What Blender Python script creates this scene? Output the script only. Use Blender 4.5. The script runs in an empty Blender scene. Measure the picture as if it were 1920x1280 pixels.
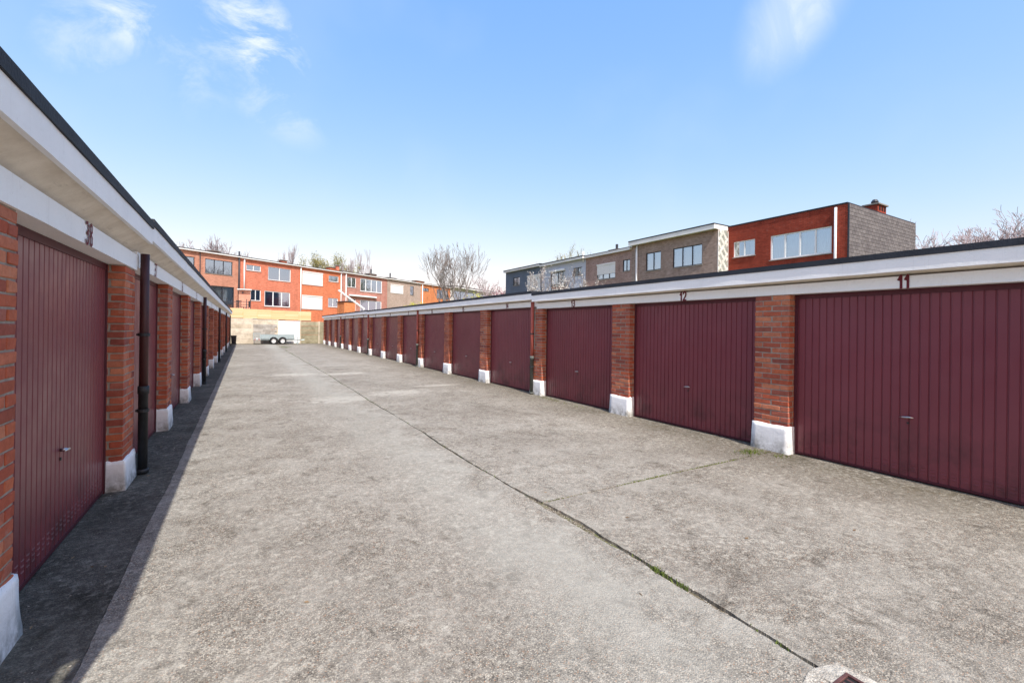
import bpy, math, random
from mathutils import Vector, Matrix, noise
random.seed(7)
S = bpy.context.scene
COL = S.collection
R = math.radians
cos, sin, pi = math.cos, math.sin, math.pi

# ------------------------------------------------------------------ camera
CAM_H = 1.5
cam_d = bpy.data.cameras.new('camera')
cam_d.sensor_width = 36.0
cam_d.lens = 850.0 / 1920.0 * 36.0
cam_d.shift_y = -23.5 / 1920.0
cam_d.clip_start = 0.05
cam_d.clip_end = 5000
cam = bpy.data.objects.new('camera', cam_d)
COL.objects.link(cam)
YAW = math.atan(502.0 / 850.0)
cam.matrix_world = (Matrix.Translation((0, 0, CAM_H)) @ Matrix.Rotation(-YAW, 4, 'Z')
                    @ Matrix.Rotation(R(90), 4, 'X') @ Matrix.Rotation(R(0.75), 4, 'Z'))
S.camera = cam

# ------------------------------------------------------------------ sun and sky
SUN_EL, SUN_AZ = 51.4, 8.0          # azimuth of travel, clockwise from the row axis +Y
sun_d = bpy.data.lights.new('sun', 'SUN')
sun_d.energy = 2.9
sun_d.angle = R(0.53)
sun_d.color = (1.0, 0.965, 0.90)
sun = bpy.data.objects.new('sun', sun_d)
COL.objects.link(sun)
trav = Vector((sin(R(SUN_AZ)) * cos(R(SUN_EL)), cos(R(SUN_AZ)) * cos(R(SUN_EL)), -sin(R(SUN_EL))))
sun.rotation_euler = trav.to_track_quat('-Z', 'Y').to_euler()
sun.location = (-3, -20, 30)

W = bpy.data.worlds.new('World')
S.world = W
W.use_nodes = True
wn, wl = W.node_tree.nodes, W.node_tree.links
for n in list(wn):
    wn.remove(n)
out = wn.new('ShaderNodeOutputWorld')
bg = wn.new('ShaderNodeBackground')
bg.inputs['Strength'].default_value = 0.15
sky = wn.new('ShaderNodeTexSky')
sky.sky_type = 'NISHITA'
sky.sun_disc = False
sky.sun_elevation = R(SUN_EL)
sky.sun_rotation = R(180 + SUN_AZ)
sky.air_density = 1.0
sky.dust_density = 1.0
sky.ozone_density = 1.0
hsv = wn.new('ShaderNodeHueSaturation')
hsv.inputs['Saturation'].default_value = 1.0
wl.new(sky.outputs[0], hsv.inputs['Color'])
# the photograph's own rendering of the sky: a flatter blue channel over the whole dome
ssep = wn.new('ShaderNodeSeparateColor'); wl.new(hsv.outputs[0], ssep.inputs[0])
scmb = wn.new('ShaderNodeCombineColor')
for ch_, (ex_, k_) in enumerate(((1.0, .86), (.60, 1.255), (.12, 2.85))):
    p_ = wn.new('ShaderNodeMath'); p_.operation = 'POWER'; wl.new(ssep.outputs[ch_], p_.inputs[0]); p_.inputs[1].default_value = ex_
    q_ = wn.new('ShaderNodeMath'); q_.operation = 'MULTIPLY'; wl.new(p_.outputs[0], q_.inputs[0]); q_.inputs[1].default_value = k_
    wl.new(q_.outputs[0], scmb.inputs[ch_])

def pxray(px, py):
    a, b = px - 960.0, 616.5 - py
    u = (a * cos(R(.75)) - b * sin(R(.75))) / 850; v = (a * sin(R(.75)) + b * cos(R(.75))) / 850
    c, s = cos(YAW), sin(YAW)
    return Vector((u * c + s, -u * s + c, v)).normalized()

tc = wn.new('ShaderNodeTexCoord')

def wmath(op, a, b=None, c=None, clamp=False):
    n = wn.new('ShaderNodeMath'); n.operation = op; n.use_clamp = clamp
    for i, x in enumerate((a, b, c)):
        if x is None:
            continue
        if isinstance(x, (int, float)):
            n.inputs[i].default_value = x
        else:
            wl.new(x, n.inputs[i])
    return n.outputs[0]

def wblob(center, e1, e2):
    """soft elliptical cloud bank round one direction of the sky: e1/e2 = (axis, half width)"""
    tot = None
    for ax, hw in (e1, e2):
        d = wn.new('ShaderNodeVectorMath'); d.operation = 'SUBTRACT'
        wl.new(tc.outputs['Generated'], d.inputs[0]); d.inputs[1].default_value = center
        p = wn.new('ShaderNodeVectorMath'); p.operation = 'DOT_PRODUCT'
        wl.new(d.outputs[0], p.inputs[0]); p.inputs[1].default_value = ax / hw
        q = wmath('MULTIPLY', p.outputs['Value'], p.outputs['Value'])
        tot = q if tot is None else wmath('ADD', tot, q)
    m = wmath('SUBTRACT', 1.0, wmath('POWER', tot, 0.5), clamp=True)
    f = wn.new('ShaderNodeVectorMath'); f.operation = 'DOT_PRODUCT'
    wl.new(tc.outputs['Generated'], f.inputs[0]); f.inputs[1].default_value = center
    return wmath('MULTIPLY', m, wmath('GREATER_THAN', f.outputs['Value'], 0.0))

def axes(p0, p1):
    a, b = pxray(*p0), pxray(*p1)
    c = ((a + b) / 2).normalized()
    e = (b - a).normalized()
    n = c.cross(e).normalized()
    return c, e, n, (b - a).length / 2

mpw = wn.new('ShaderNodeMapping'); wl.new(tc.outputs['Generated'], mpw.inputs[0])
mpw.inputs['Rotation'].default_value = (0.2, -0.5, 0.5); mpw.inputs['Scale'].default_value = (1.0, 2.6, 1.0)
nz = wn.new('ShaderNodeTexNoise'); wl.new(mpw.outputs[0], nz.inputs['Vector'])
nz.inputs['Scale'].default_value = 9.0; nz.inputs['Detail'].default_value = 11; nz.inputs['Roughness'].default_value = 0.66
nz.inputs['Distortion'].default_value = 0.5
nz2 = wn.new('ShaderNodeTexNoise'); wl.new(tc.outputs['Generated'], nz2.inputs['Vector'])
nz2.inputs['Scale'].default_value = 3.0; nz2.inputs['Detail'].default_value = 4
def wsm(x, lo, hi):
    n = wn.new('ShaderNodeMapRange'); n.interpolation_type = 'SMOOTHSTEP'
    wl.new(x, n.inputs['Value']); n.inputs['From Min'].default_value = lo; n.inputs['From Max'].default_value = hi
    return n.outputs[0]
wisp = wsm(nz.outputs['Fac'], 0.42, 0.74)
cl = None
for p0, p1, wd, k in (((400, -60), (560, 200), .085, 1.25), ((190, -60), (290, 110), .07, .95), ((90, -10), (240, 130), .10, .42), ((300, -40), (460, 190), .16, .42), ((420, 130), (600, 260), .07, .45), ((470, 70), (550, 190), .05, 1.3)):
    c, e, n, L = axes(p0, p1)
    b = wsm(wblob(c, (e, L * 1.35), (n, wd)), 0.0, 0.75)
    m = wmath('MULTIPLY', wmath('MULTIPLY', b, wisp), k)
    cl = m if cl is None else wmath('MAXIMUM', cl, m)
c, e, n, L = axes((1405, 165), (1600, -190))
b = wsm(wblob(c, (e, L * 1.12), (n, .085)), 0.0, 0.8)
soft = wmath('MULTIPLY', b, wmath('MULTIPLY_ADD', wisp, 0.35, 0.42))
cl = wmath('MAXIMUM', cl, soft)
veil = wmath('MULTIPLY', wsm(nz2.outputs['Fac'], 0.45, 0.8), 0.16)
cl = wmath('MAXIMUM', cl, veil, clamp=True)
mix = wn.new('ShaderNodeMix'); mix.data_type = 'RGBA'
wl.new(cl, mix.inputs['Factor']); wl.new(scmb.outputs[0], mix.inputs['A'])
mix.inputs['B'].default_value = (2.9, 3.2, 3.7, 1)
wl.new(mix.outputs['Result'], bg.inputs['Color'])
wl.new(bg.outputs[0], out.inputs[0])

S.view_settings.view_transform = 'Standard'
S.view_settings.look = 'None'
S.view_settings.exposure = 1.08
S.view_settings.gamma = 1.0
S.view_settings.use_curve_mapping = False

# ------------------------------------------------------------------ materials
def lin(r, g, b):
    f = lambda v: ((v / 255 + .055) / 1.055) ** 2.4 if v / 255 > .04045 else v / 255 / 12.92
    return (f(r), f(g), f(b), 1)

class NT:
    def __init__(s, name):
        s.m = bpy.data.materials.new(name); s.m.use_nodes = True
        s.n, s.l = s.m.node_tree.nodes, s.m.node_tree.links
        s.b = s.n['Principled BSDF']
        s.tc = s.n.new('ShaderNodeTexCoord')
    def put(s, sock, x):
        if hasattr(x, 'links') or hasattr(x, 'is_linked'):
            s.l.new(x, sock)
        elif isinstance(x, tuple) and len(x) == 3 and sock.type == 'RGBA':
            sock.default_value = (*x, 1)
        else:
            sock.default_value = x
    def noise(s, scale, detail=4, rough=.55, vec=None, dist=0.0):
        t = s.n.new('ShaderNodeTexNoise')
        t.inputs['Scale'].default_value = scale; t.inputs['Detail'].default_value = detail
        t.inputs['Roughness'].default_value = rough; t.inputs['Distortion'].default_value = dist
        s.l.new(vec if vec else s.tc.outputs['Object'], t.inputs['Vector'])
        return t.outputs['Fac']
    def voro(s, scale, feature='F1', vec=None):
        t = s.n.new('ShaderNodeTexVoronoi'); t.feature = feature
        t.inputs['Scale'].default_value = scale
        s.l.new(vec if vec else s.tc.outputs['Object'], t.inputs['Vector'])
        return t
    def ramp(s, x, lo, hi, a=0.0, b=1.0):
        t = s.n.new('ShaderNodeMapRange'); t.clamp = True
        t.inputs['From Min'].default_value = lo; t.inputs['From Max'].default_value = hi
        t.inputs['To Min'].default_value = a; t.inputs['To Max'].default_value = b
        s.l.new(x, t.inputs['Value']); return t.outputs[0]
    def math(s, op, a, b=0.0, clamp=False):
        t = s.n.new('ShaderNodeMath'); t.operation = op; t.use_clamp = clamp
        s.put(t.inputs[0], a); s.put(t.inputs[1], b); return t.outputs[0]
    def mix(s, f, a, b, mode='MIX'):
        t = s.n.new('ShaderNodeMix'); t.data_type = 'RGBA'; t.blend_type = mode
        s.put(t.inputs['Factor'], f); s.put(t.inputs['A'], a); s.put(t.inputs['B'], b)
        return t.outputs['Result']
    def sep(s, v=None):
        t = s.n.new('ShaderNodeSeparateXYZ'); s.l.new(v if v else s.tc.outputs['Object'], t.inputs[0]); return t.outputs
    def comb(s, x, y, z=0.0):
        t = s.n.new('ShaderNodeCombineXYZ'); s.put(t.inputs[0], x); s.put(t.inputs[1], y); s.put(t.inputs[2], z); return t.outputs[0]
    def mapping(s, sc, v=None):
        t = s.n.new('ShaderNodeMapping'); t.inputs['Scale'].default_value = sc
        s.l.new(v if v else s.tc.outputs['Object'], t.inputs[0]); return t.outputs[0]
    def rnd(s):
        """a number of its own for every object and every loose piece"""
        o = s.n.new('ShaderNodeObjectInfo'); g = s.n.new('ShaderNodeNewGeometry')
        return s.math('FRACT', s.math('ADD', o.outputs['Random'], g.outputs['Random Per Island']))
    def world(s):
        g = s.n.new('ShaderNodeNewGeometry'); return g.outputs['Position']
    def bump(s, h, dist=.002, strength=1.0):
        t = s.n.new('ShaderNodeBump'); t.inputs['Distance'].default_value = dist; t.inputs['Strength'].default_value = strength
        s.l.new(h, t.inputs['Height']); s.l.new(t.outputs[0], s.b.inputs['Normal'])
    def done(s, col, rough=.7, spec=.4, metal=0.0):
        s.put(s.b.inputs['Base Color'], col); s.put(s.b.inputs['Roughness'], rough)
        s.b.inputs['Specular IOR Level'].default_value = spec; s.b.inputs['Metallic'].default_value = metal
        return s.m

def plain(name, col, rough=.7, spec=.4, metal=0.0, var=.12, scale=6, bump=0.0, bscale=60):
    t = NT(name)
    n = t.noise(scale, 5, .6)
    c = t.mix(t.ramp(n, .3, .7), tuple(v * (1 - var) for v in col[:3]), tuple(min(1, v * (1 + var)) for v in col[:3]))
    if bump:
        t.bump(t.noise(bscale, 4), bump)
    return t.done(c, rough, spec, metal)

def concrete(name, bright=1.0, green=0.0, film=1.0, patches=True):
    t = NT(name); P = t.world()
    vm = t.mapping((1, 1, 0), P)
    big = t.noise(.42, 5, .6, vm); mid = t.noise(2.1, 7, .68, vm, .6); fine = t.noise(14, 6, .7, vm)
    p1 = t.voro(135, 'F1', vm); p2 = t.voro(210, 'F1', vm)
    hue = t.sep(p1.outputs['Color'])
    peb = t.mix(t.ramp(hue[0], 0, 1), lin(106, 98, 92), lin(204, 196, 184))
    peb = t.mix(t.math('GREATER_THAN', hue[1], .93), peb, lin(172, 136, 112))
    peb = t.mix(t.math('GREATER_THAN', hue[2], .9), peb, lin(88, 84, 82))
    gap = t.ramp(p1.outputs['Distance'], .42, .62)
    agg = t.mix(gap, peb, lin(126, 120, 113))
    h2 = t.sep(p2.outputs['Color'])
    skin = t.mix(t.ramp(h2[0], 0, 1), lin(160, 156, 150), lin(196, 191, 184))
    fm = t.math('MULTIPLY', t.ramp(mid, .40, .66), film)
    # grey smooth cement film against worn aggregate
    c = t.mix(t.math('MULTIPLY', fm, .6), agg, skin)
    c = t.mix(t.ramp(fine, .54, .72, 0, .5), c, lin(208, 203, 195))
    c = t.mix(t.ramp(big, .35, .68, 0, .42), c, t.mix(1.0, c, lin(168, 158, 150), 'MULTIPLY'))
    grime = t.ramp(t.noise(.9, 8, .72, t.mapping((1, .45, 0), P)), .55, .72, 0, .38)
    c = t.mix(grime, c, t.mix(1.0, c, lin(150, 145, 140), 'MULTIPLY'))
    spots = t.ramp(t.noise(3.3, 3, .5, vm), .74, .78, 0, .55)
    c = t.mix(spots, c, lin(92, 80, 72))
    x = t.sep(P)
    if patches:
        tot = None
        for (cx, cy, rx, ry) in ((1.75, 9.9, .75, .45), (3.2, 10.3, 1.0, .5), (1.35, 15.4, .8, .5), (2.75, 15.2, .9, .35), (4.4, 11.2, .7, .2)):
            dx = t.math('DIVIDE', t.math('SUBTRACT', x[0], cx), rx); dy = t.math('DIVIDE', t.math('SUBTRACT', x[1], cy), ry)
            q = t.math('ADD', t.math('MULTIPLY', dx, dx), t.math('MULTIPLY', dy, dy))
            q = t.ramp(t.math('ADD', q, t.math('MULTIPLY', t.math('SUBTRACT', mid, .5), 6.0)), .35, 1.0, 1, 0)
            tot = q if tot is None else t.math('MAXIMUM', tot, q)
        c = t.mix(t.math('MULTIPLY', tot, .4), c, lin(214, 209, 201))
    # dirt gathered along the foot of the two garage rows and by the back wall
    e = t.math('MAXIMUM', t.ramp(x[0], 4.6, 5.7), t.ramp(x[1], 38, 43))
    e = t.math('MULTIPLY', e, t.ramp(mid, .38, .6, .25, .85))
    c = t.mix(e, c, t.mix(1.0, c, lin(150, 140, 118), 'MULTIPLY'))
    if green:
        c = t.mix(t.ramp(t.noise(1.7, 6, .7, vm), .3, .6, .3 * green, green), c, lin(70, 70, 62))
        c = t.mix(t.ramp(t.noise(3.2, 7, .75, vm), .6, .68, 0, .35), c, lin(150, 148, 140))
    zone = t.ramp(t.noise(.75, 5, .65, vm), .40, .62)
    fl = t.ramp(t.noise(19, 9, .8, vm, .2), .50, .62, 0, .62)
    c = t.mix(t.math('MULTIPLY', fl, t.ramp(zone, 0, 1, .45, 1)), c, lin(212, 206, 196))
    f2 = t.ramp(t.noise(6.5, 11, .82, vm, .2), .53, .66, 0, .42)
    c = t.mix(t.math('MULTIPLY', f2, zone), c, lin(210, 205, 196))
    d2 = t.ramp(t.noise(27, 6, .75, t.mapping((1, 1, 0), P)), .56, .68, 0, .45)
    c = t.mix(d2, c, t.mix(1.0, c, lin(150, 142, 134), 'MULTIPLY'))
    dk = t.ramp(t.noise(5.1, 9, .75, t.mapping((1, .8, 0), P)), .54, .64, 0, .6)
    c = t.mix(dk, c, t.mix(1.0, c, lin(160, 154, 148), 'MULTIPLY'))
    sm = t.math('MULTIPLY', t.ramp(t.math('ABSOLUTE', t.math('SUBTRACT', x[0], t.math('ADD', 1.75, t.math('MULTIPLY', t.math('SUBTRACT', mid, .5), 1.6)))), .12, .6, 1, 0), t.ramp(big, .38, .55, .25, .85))
    c = t.mix(t.math('MULTIPLY', sm, .6), c, lin(176, 174, 168))
    oil = t.ramp(t.noise(.85, 3, .5, t.mapping((1, 1, 0), P)), .66, .72, 0, .35)
    c = t.mix(oil, c, t.mix(1.0, c, lin(140, 136, 130), 'MULTIPLY'))
    ob = t.n.new('ShaderNodeObjectInfo')
    c = t.mix(t.math('MULTIPLY', ob.outputs['Random'], .35), c, t.mix(1.0, c, lin(216, 212, 206), 'MULTIPLY'))
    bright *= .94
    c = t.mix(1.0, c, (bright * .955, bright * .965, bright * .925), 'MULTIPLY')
    hb = t.math('ADD', t.math('MULTIPLY', p1.outputs['Distance'], -.8), t.math('MULTIPLY', fine, 1.6))
    t.bump(hb, .0045, .9)
    return t.done(c, .93, .25)

M = {}
M['concrete'] = concrete('worn_aggregate_concrete')
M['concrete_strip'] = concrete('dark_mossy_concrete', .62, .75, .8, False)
M['concrete_light'] = concrete('drain_surround_concrete', 1.3, 0, 1.8, False)

def m_soil():
    t = NT('joint_soil'); P = t.world()
    c = t.mix(t.ramp(t.noise(28, 6, .7, P), .35, .65), lin(74, 66, 54), lin(140, 130, 115))
    c = t.mix(t.ramp(t.noise(2.2, 4, .6, P), .45, .6, 0, .7), c, lin(104, 112, 62))
    t.bump(t.noise(70, 5, .7, P), .01)
    return t.done(c, 1, .1)
M['soil'] = m_soil()

def m_ground():
    t = NT('garden_ground')
    c = t.mix(t.ramp(t.noise(.6, 8, .7), .35, .65), lin(70, 84, 38), lin(108, 104, 66))
    return t.done(c, 1, .1)
M['ground'] = m_ground()

def m_brick(name, cols, dirt=.25):
    t = NT(name); r = t.rnd(); P = t.world()
    n = t.n.new('ShaderNodeValToRGB'); t.l.new(r, n.inputs[0])
    cr = n.color_ramp; cr.interpolation = 'LINEAR'
    cr.elements[0].color = cols[0]; cr.elements[0].position = 0
    cr.elements[1].color = cols[-1]; cr.elements[1].position = 1
    for i, c in enumerate(cols[1:-1]):
        e = cr.elements.new((i + 1) / (len(cols) - 1)); e.color = c
    c = n.outputs[0]
    c = t.mix(t.ramp(t.noise(22, 6, .7, P), .35, .7, 0, .5), c, t.mix(1.0, c, lin(170, 140, 130), 'MULTIPLY'))
    c = t.mix(t.ramp(t.noise(9, 7, .75, P), .58, .74, 0, dirt * 2), c, lin(178, 156, 148))
    c = t.mix(t.ramp(t.noise(60, 4, .7, P), .62, .75, 0, .5), c, lin(96, 60, 50))
    t.bump(t.noise(120, 5, .7, P), .003)
    return t.done(c, .88, .25)
M['brick'] = m_brick('fired_orange_brick', [lin(158, 84, 66), lin(200, 112, 78), lin(178, 90, 68), lin(212, 136, 102), lin(146, 82, 72), lin(192, 102, 74), lin(176, 108, 92), lin(204, 120, 88)])
M['mortar'] = plain('brick_mortar', lin(158, 146, 134), .95, .2, var=.25, scale=18, bump=.004, bscale=150)

def m_white(name, base, dirt, P_low=.4):
    t = NT(name); P = t.world()
    c = t.mix(t.ramp(t.noise(3, 6, .65, P), .3, .7), tuple(v * .93 for v in base[:3]), base)
    c = t.mix(t.ramp(t.noise(11, 8, .78, P), .6, .72, 0, dirt), c, lin(150, 142, 130))
    c = t.mix(t.ramp(t.noise(40, 4, .7, P), .66, .72, 0, dirt), c, lin(96, 92, 86))
    st = t.ramp(t.noise(5, 8, .75, t.mapping((6, 6, .5), P)), .56, .72, 0, dirt * .9)
    c = t.mix(st, c, lin(168, 162, 150))
    z = t.sep(P)[2]
    foot = t.math('MULTIPLY', t.ramp(z, .02, .22, 1, 0), t.ramp(t.noise(9, 7, .7, P), .32, .6))
    c = t.mix(t.math('MULTIPLY', foot, .85), c, lin(110, 106, 92))
    t.bump(t.noise(36, 6, .65, P), .004)
    return t.done(c, .75, .3)
M['white'] = m_white('white_masonry_paint', lin(250, 250, 249), .2)
M['plinth'] = m_white('white_plinth_paint', lin(252, 252, 252), .34)
def m_soffit():
    t = NT('grimy_soffit'); P = t.world()
    c = t.mix(t.ramp(t.noise(4, 7, .7, P), .35, .65), lin(214, 204, 188), lin(236, 228, 214))
    c = t.mix(t.ramp(t.noise(2.2, 8, .75, t.mapping((6, 1, 1), P)), .58, .72, 0, .5), c, lin(128, 112, 92))
    t.bump(t.noise(30, 6, .7, P), .004)
    return t.done(c, .85, .2)
M['soffit'] = m_soffit()
M['felt'] = plain('black_roofing_felt', lin(44, 48, 56), .75, .35, var=.25, scale=3, bump=.004, bscale=50)
M['felt_top'] = plain('roof_deck_felt', lin(92, 94, 96), .9, .2, var=.25, scale=1.5)

def m_door():
    t = NT('maroon_door_enamel'); P = t.world()
    base = t.mix(t.ramp(t.noise(1.3, 5, .6, P), .3, .7), lin(116, 50, 59), lin(128, 60, 68))
    base = t.mix(t.ramp(t.noise(6, 8, .75, t.mapping((1, 1, .4), P)), .6, .78, 0, .35), base, lin(100, 62, 66))
    r = t.rnd()
    base = t.mix(t.ramp(r, 0, 1, 0, .35), base, lin(134, 74, 84))
    z = t.sep(P)[2]
    grime = t.math('MULTIPLY', t.ramp(z, .1, .75, 1, 0), t.ramp(t.noise(3.1, 7, .7, P), .45, .66))
    base = t.mix(t.math('MULTIPLY', grime, .72), base, lin(62, 36, 42))
    t.bump(t.noise(3.5, 3, .5, P), .004, .35)
    return t.done(base, t.ramp(t.noise(5, 5, .6, P), .3, .7, .30, .46), .5)
M['door'] = m_door()
M['door_frame'] = plain('dark_maroon_frame', lin(84, 36, 46), .5, .4)
M['paint_mark'] = plain('maroon_number_paint', lin(104, 34, 44), .7, .3)
M['pipe_maroon'] = plain('maroon_pipe_paint', lin(66, 34, 36), .5, .45, var=.2, scale=8, bump=.002)
M['pipe_pale'] = plain('faded_pink_pipe_paint', lin(172, 92, 82), .6, .4, var=.15, scale=8)
M['pipe_dark'] = plain('black_cast_iron', lin(42, 46, 50), .55, .45, var=.3, scale=12, bump=.003)
M['pipe_grey'] = plain('grey_cast_iron', lin(92, 96, 92), .65, .4, var=.3, scale=12, bump=.003)
M['metal'] = plain('worn_chrome', lin(205, 205, 205), .28, .5, 1.0, var=.08)
M['galv'] = plain('galvanised_steel', lin(176, 192, 196), .5, .5, .55, var=.15, scale=14)
M['rubber'] = plain('tyre_rubber', lin(44, 44, 46), .85, .2, var=.2, scale=20)
M['rim'] = plain('silver_wheel_paint', lin(210, 212, 214), .4, .5, .3)
M['red_lens'] = plain('red_lamp_lens', lin(176, 40, 36), .3, .5)
M['black'] = plain('black_plastic', lin(36, 36, 40), .6, .4, var=.2)
M['rust'] = plain('rusted_iron_paint', lin(84, 56, 54), .7, .4, var=.35, scale=30, bump=.002)
M['dark'] = plain('unlit_depth_dark', lin(40, 40, 42), .95, .1)  # dark colour standing in for unlit depth
M['frame_white'] = plain('white_window_frame', lin(236, 238, 240), .5, .4, var=.04)
M['frame_dark'] = plain('dark_window_frame', lin(48, 50, 58), .5, .4, var=.1)
M['shutter'] = plain('white_roller_shutter', lin(236, 236, 234), .6, .3, var=.04)
M['fascia_white'] = plain('white_fascia_board', lin(228, 228, 226), .7, .3, var=.08, scale=1)
M['sill'] = plain('grey_stone_sill', lin(160, 156, 150), .85, .2)
M['curtain'] = plain('net_curtain', lin(222, 226, 226), .95, .1, var=.08, scale=3)
M['slab_grey'] = plain('chimney_cap_stone', lin(130, 126, 120), .9, .2)

def m_glass():
    t = NT('window_glass')
    nt = t.n; tr = nt.new('ShaderNodeBsdfTransparent'); gl = nt.new('ShaderNodeBsdfGlossy')
    tr.inputs[0].default_value = (.80, .86, .88, 1)
    gl.inputs['Roughness'].default_value = .03; gl.inputs['Color'].default_value = (.84, .92, 1.0, 1)
    f0 = nt.new('ShaderNodeFresnel'); f0.inputs[0].default_value = 1.7
    f = nt.new('ShaderNodeMath'); f.operation = 'MAXIMUM'; t.l.new(f0.outputs[0], f.inputs[0]); f.inputs[1].default_value = .5
    mx = nt.new('ShaderNodeMixShader')
    t.l.new(f.outputs[0], mx.inputs[0]); t.l.new(tr.outputs[0], mx.inputs[1]); t.l.new(gl.outputs[0], mx.inputs[2])
    t.l.new(mx.outputs[0], nt['Material Output'].inputs[0])
    return t.m
M['glass'] = m_glass()

def m_wallbrick(name, c1, c2, mort, var=.5):
    t = NT(name); o = t.sep()
    uv = t.comb(t.math('ADD', o[0], o[1]), o[2])
    b = t.n.new('ShaderNodeTexBrick'); t.l.new(uv, b.inputs['Vector'])
    b.inputs['Color1'].default_value = c1; b.inputs['Color2'].default_value = c2; b.inputs['Mortar'].default_value = mort
    b.inputs['Scale'].default_value = 1; b.inputs['Mortar Size'].default_value = .010; b.inputs['Mortar Smooth'].default_value = .3
    b.inputs['Brick Width'].default_value = .2; b.inputs['Row Height'].default_value = .068; b.inputs['Bias'].default_value = 0
    c = b.outputs['Color']
    c = t.mix(t.ramp(t.noise(.7, 7, .7), .35, .7, 0, var), c, t.mix(1.0, c, lin(196, 186, 180), 'MULTIPLY'))
    c = t.mix(t.ramp(t.noise(5, 5, .7), .55, .75, 0, var * .5), c, t.mix(.5, c, lin(215, 190, 176)))
    rows = t.noise(1.0, 6, .8, t.mapping((2.2, 2.2, 9.0)))
    c = t.mix(t.ramp(rows, .40, .50, .45, 0), c, t.mix(1.0, c, lin(178, 168, 162), 'MULTIPLY'))
    c = t.mix(t.ramp(rows, .54, .66, 0, .35), c, t.mix(.5, c, mort))
    st = t.noise(.55, 6, .7, t.mapping((2.2, 2.2, .35)))
    c = t.mix(t.ramp(st, .52, .68, 0, .35), c, t.mix(1.0, c, lin(190, 184, 178), 'MULTIPLY'))
    t.bump(b.outputs['Fac'], -.006)
    return t.done(c, .9, .2)
M['wb_salmon'] = m_wallbrick('salmon_brickwork', lin(216, 146, 122), lin(228, 160, 134), lin(186, 150, 132))  # terrace bricks, down to deep orange: distance haze put into the paler colours
M['wb_red'] = m_wallbrick('bright_red_brickwork', lin(220, 122, 94), lin(230, 132, 102), lin(226, 158, 134))
M['wb_orange'] = m_wallbrick('orange_brickwork', lin(226, 122, 82), lin(236, 132, 90), lin(230, 156, 122))
M['wb_pink'] = m_wallbrick('pinkish_brown_brickwork', lin(202, 134, 118), lin(214, 146, 130), lin(180, 148, 138))
M['wb_grey'] = m_wallbrick('greyish_brickwork', lin(196, 174, 160), lin(210, 188, 172), lin(170, 156, 148))
M['wb_orange2'] = m_wallbrick('deep_orange_brickwork', lin(228, 142, 92), lin(236, 154, 104), lin(206, 140, 100))
M['wb_dkred'] = m_wallbrick('dark_red_brickwork', lin(158, 66, 50), lin(176, 78, 58), lin(112, 62, 52))
M['wb_brown'] = m_wallbrick('brown_grey_brickwork', lin(146, 122, 112), lin(176, 150, 138), lin(196, 186, 178), .6)
M['wb_brown2'] = m_wallbrick('purple_brown_brickwork', lin(158, 126, 118), lin(184, 150, 140), lin(196, 184, 178), .55)
M['wb_garage'] = m_wallbrick('garage_rear_brickwork', lin(160, 80, 56), lin(180, 94, 64), lin(150, 132, 120))
M['render_grey'] = plain('light_grey_render', lin(188, 194, 208), .9, .2, var=.05, scale=.6)
M['render_dark'] = plain('dark_grey_slate_render', lin(104, 116, 132), .9, .2, var=.12, scale=.9)
M['render_white'] = plain('white_render', lin(222, 222, 220), .9, .2, var=.05, scale=.6)

def m_island(name, a, b, rough=.85, wob=.3):
    t = NT(name); r = t.rnd(); P = t.world()
    c = t.mix(r, a, b)
    c = t.mix(t.ramp(t.noise(2.5, 7, .7, P), .4, .7, 0, wob), c, t.mix(1.0, c, lin(190, 184, 176), 'MULTIPLY'))
    t.bump(t.noise(60, 4, .6, P), .002)
    return t.done(c, rough, .3)
M['shingle'] = m_island('grey_slate_shingle', lin(96, 92, 95), lin(114, 110, 112))
M['scale_pale'] = m_island('pale_scale_tile', lin(196, 200, 194), lin(222, 224, 218))
M['scale_dark'] = m_island('grey_scale_tile', lin(140, 146, 140), lin(160, 166, 160))
M['panel_cream'] = m_island('cream_concrete_panel', lin(196, 184, 164), lin(214, 204, 186), .92, .8)
M['panel_grey'] = m_island('grey_concrete_block', lin(156, 150, 142), lin(180, 174, 166), .92, .6)
M['panel_moss'] = m_island('mossy_concrete_panel', lin(148, 142, 118), lin(172, 166, 142), .92, 1.0)
M['panel_white'] = m_island('white_painted_panel', lin(234, 234, 232), lin(240, 240, 238), .8, .1)

def m_wood():
    t = NT('honey_coloured_wood'); r = t.rnd(); P = t.world()
    c = t.mix(r, lin(206, 168, 120), lin(222, 194, 154))
    c = t.mix(t.ramp(t.noise(3.5, 6, .65, t.mapping((1.5, 1, 14), P)), .35, .7, 0, .6), c, lin(222, 190, 144))
    return t.done(c, .8, .25)
M['wood'] = m_wood()

def m_bark(name, a, b):
    t = NT(name)
    c = t.mix(t.ramp(t.noise(9, 6, .7), .35, .65), a, b)
    return t.done(c, .95, .15)
M['bark'] = m_bark('grey_brown_bark', lin(112, 106, 104), lin(150, 142, 138))
M['bark_far'] = m_bark('hazed_twig_bark', lin(150, 136, 140), lin(174, 162, 164))  # paler than near bark, distance haze mixed into the colour
M['bark_green'] = m_bark('lichen_green_bark', lin(116, 112, 80), lin(146, 138, 104))
def m_leaf(name, a, b):
    t = NT(name); r = t.rnd()
    c = t.mix(r, a, b)
    t.b.inputs['Subsurface Weight'].default_value = 0
    return t.done(c, .7, .25)
M['leaf_bud'] = m_leaf('olive_spring_buds', lin(120, 118, 66), lin(150, 138, 84))
M['leaf_red'] = m_leaf('plum_red_leaves', lin(120, 62, 78), lin(156, 92, 104))
M['leaf_yellow'] = m_leaf('yellow_green_leaves', lin(150, 158, 48), lin(190, 184, 70))
M['leaf_green'] = m_leaf('fresh_weed_green', lin(74, 94, 42), lin(112, 126, 66))
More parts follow.
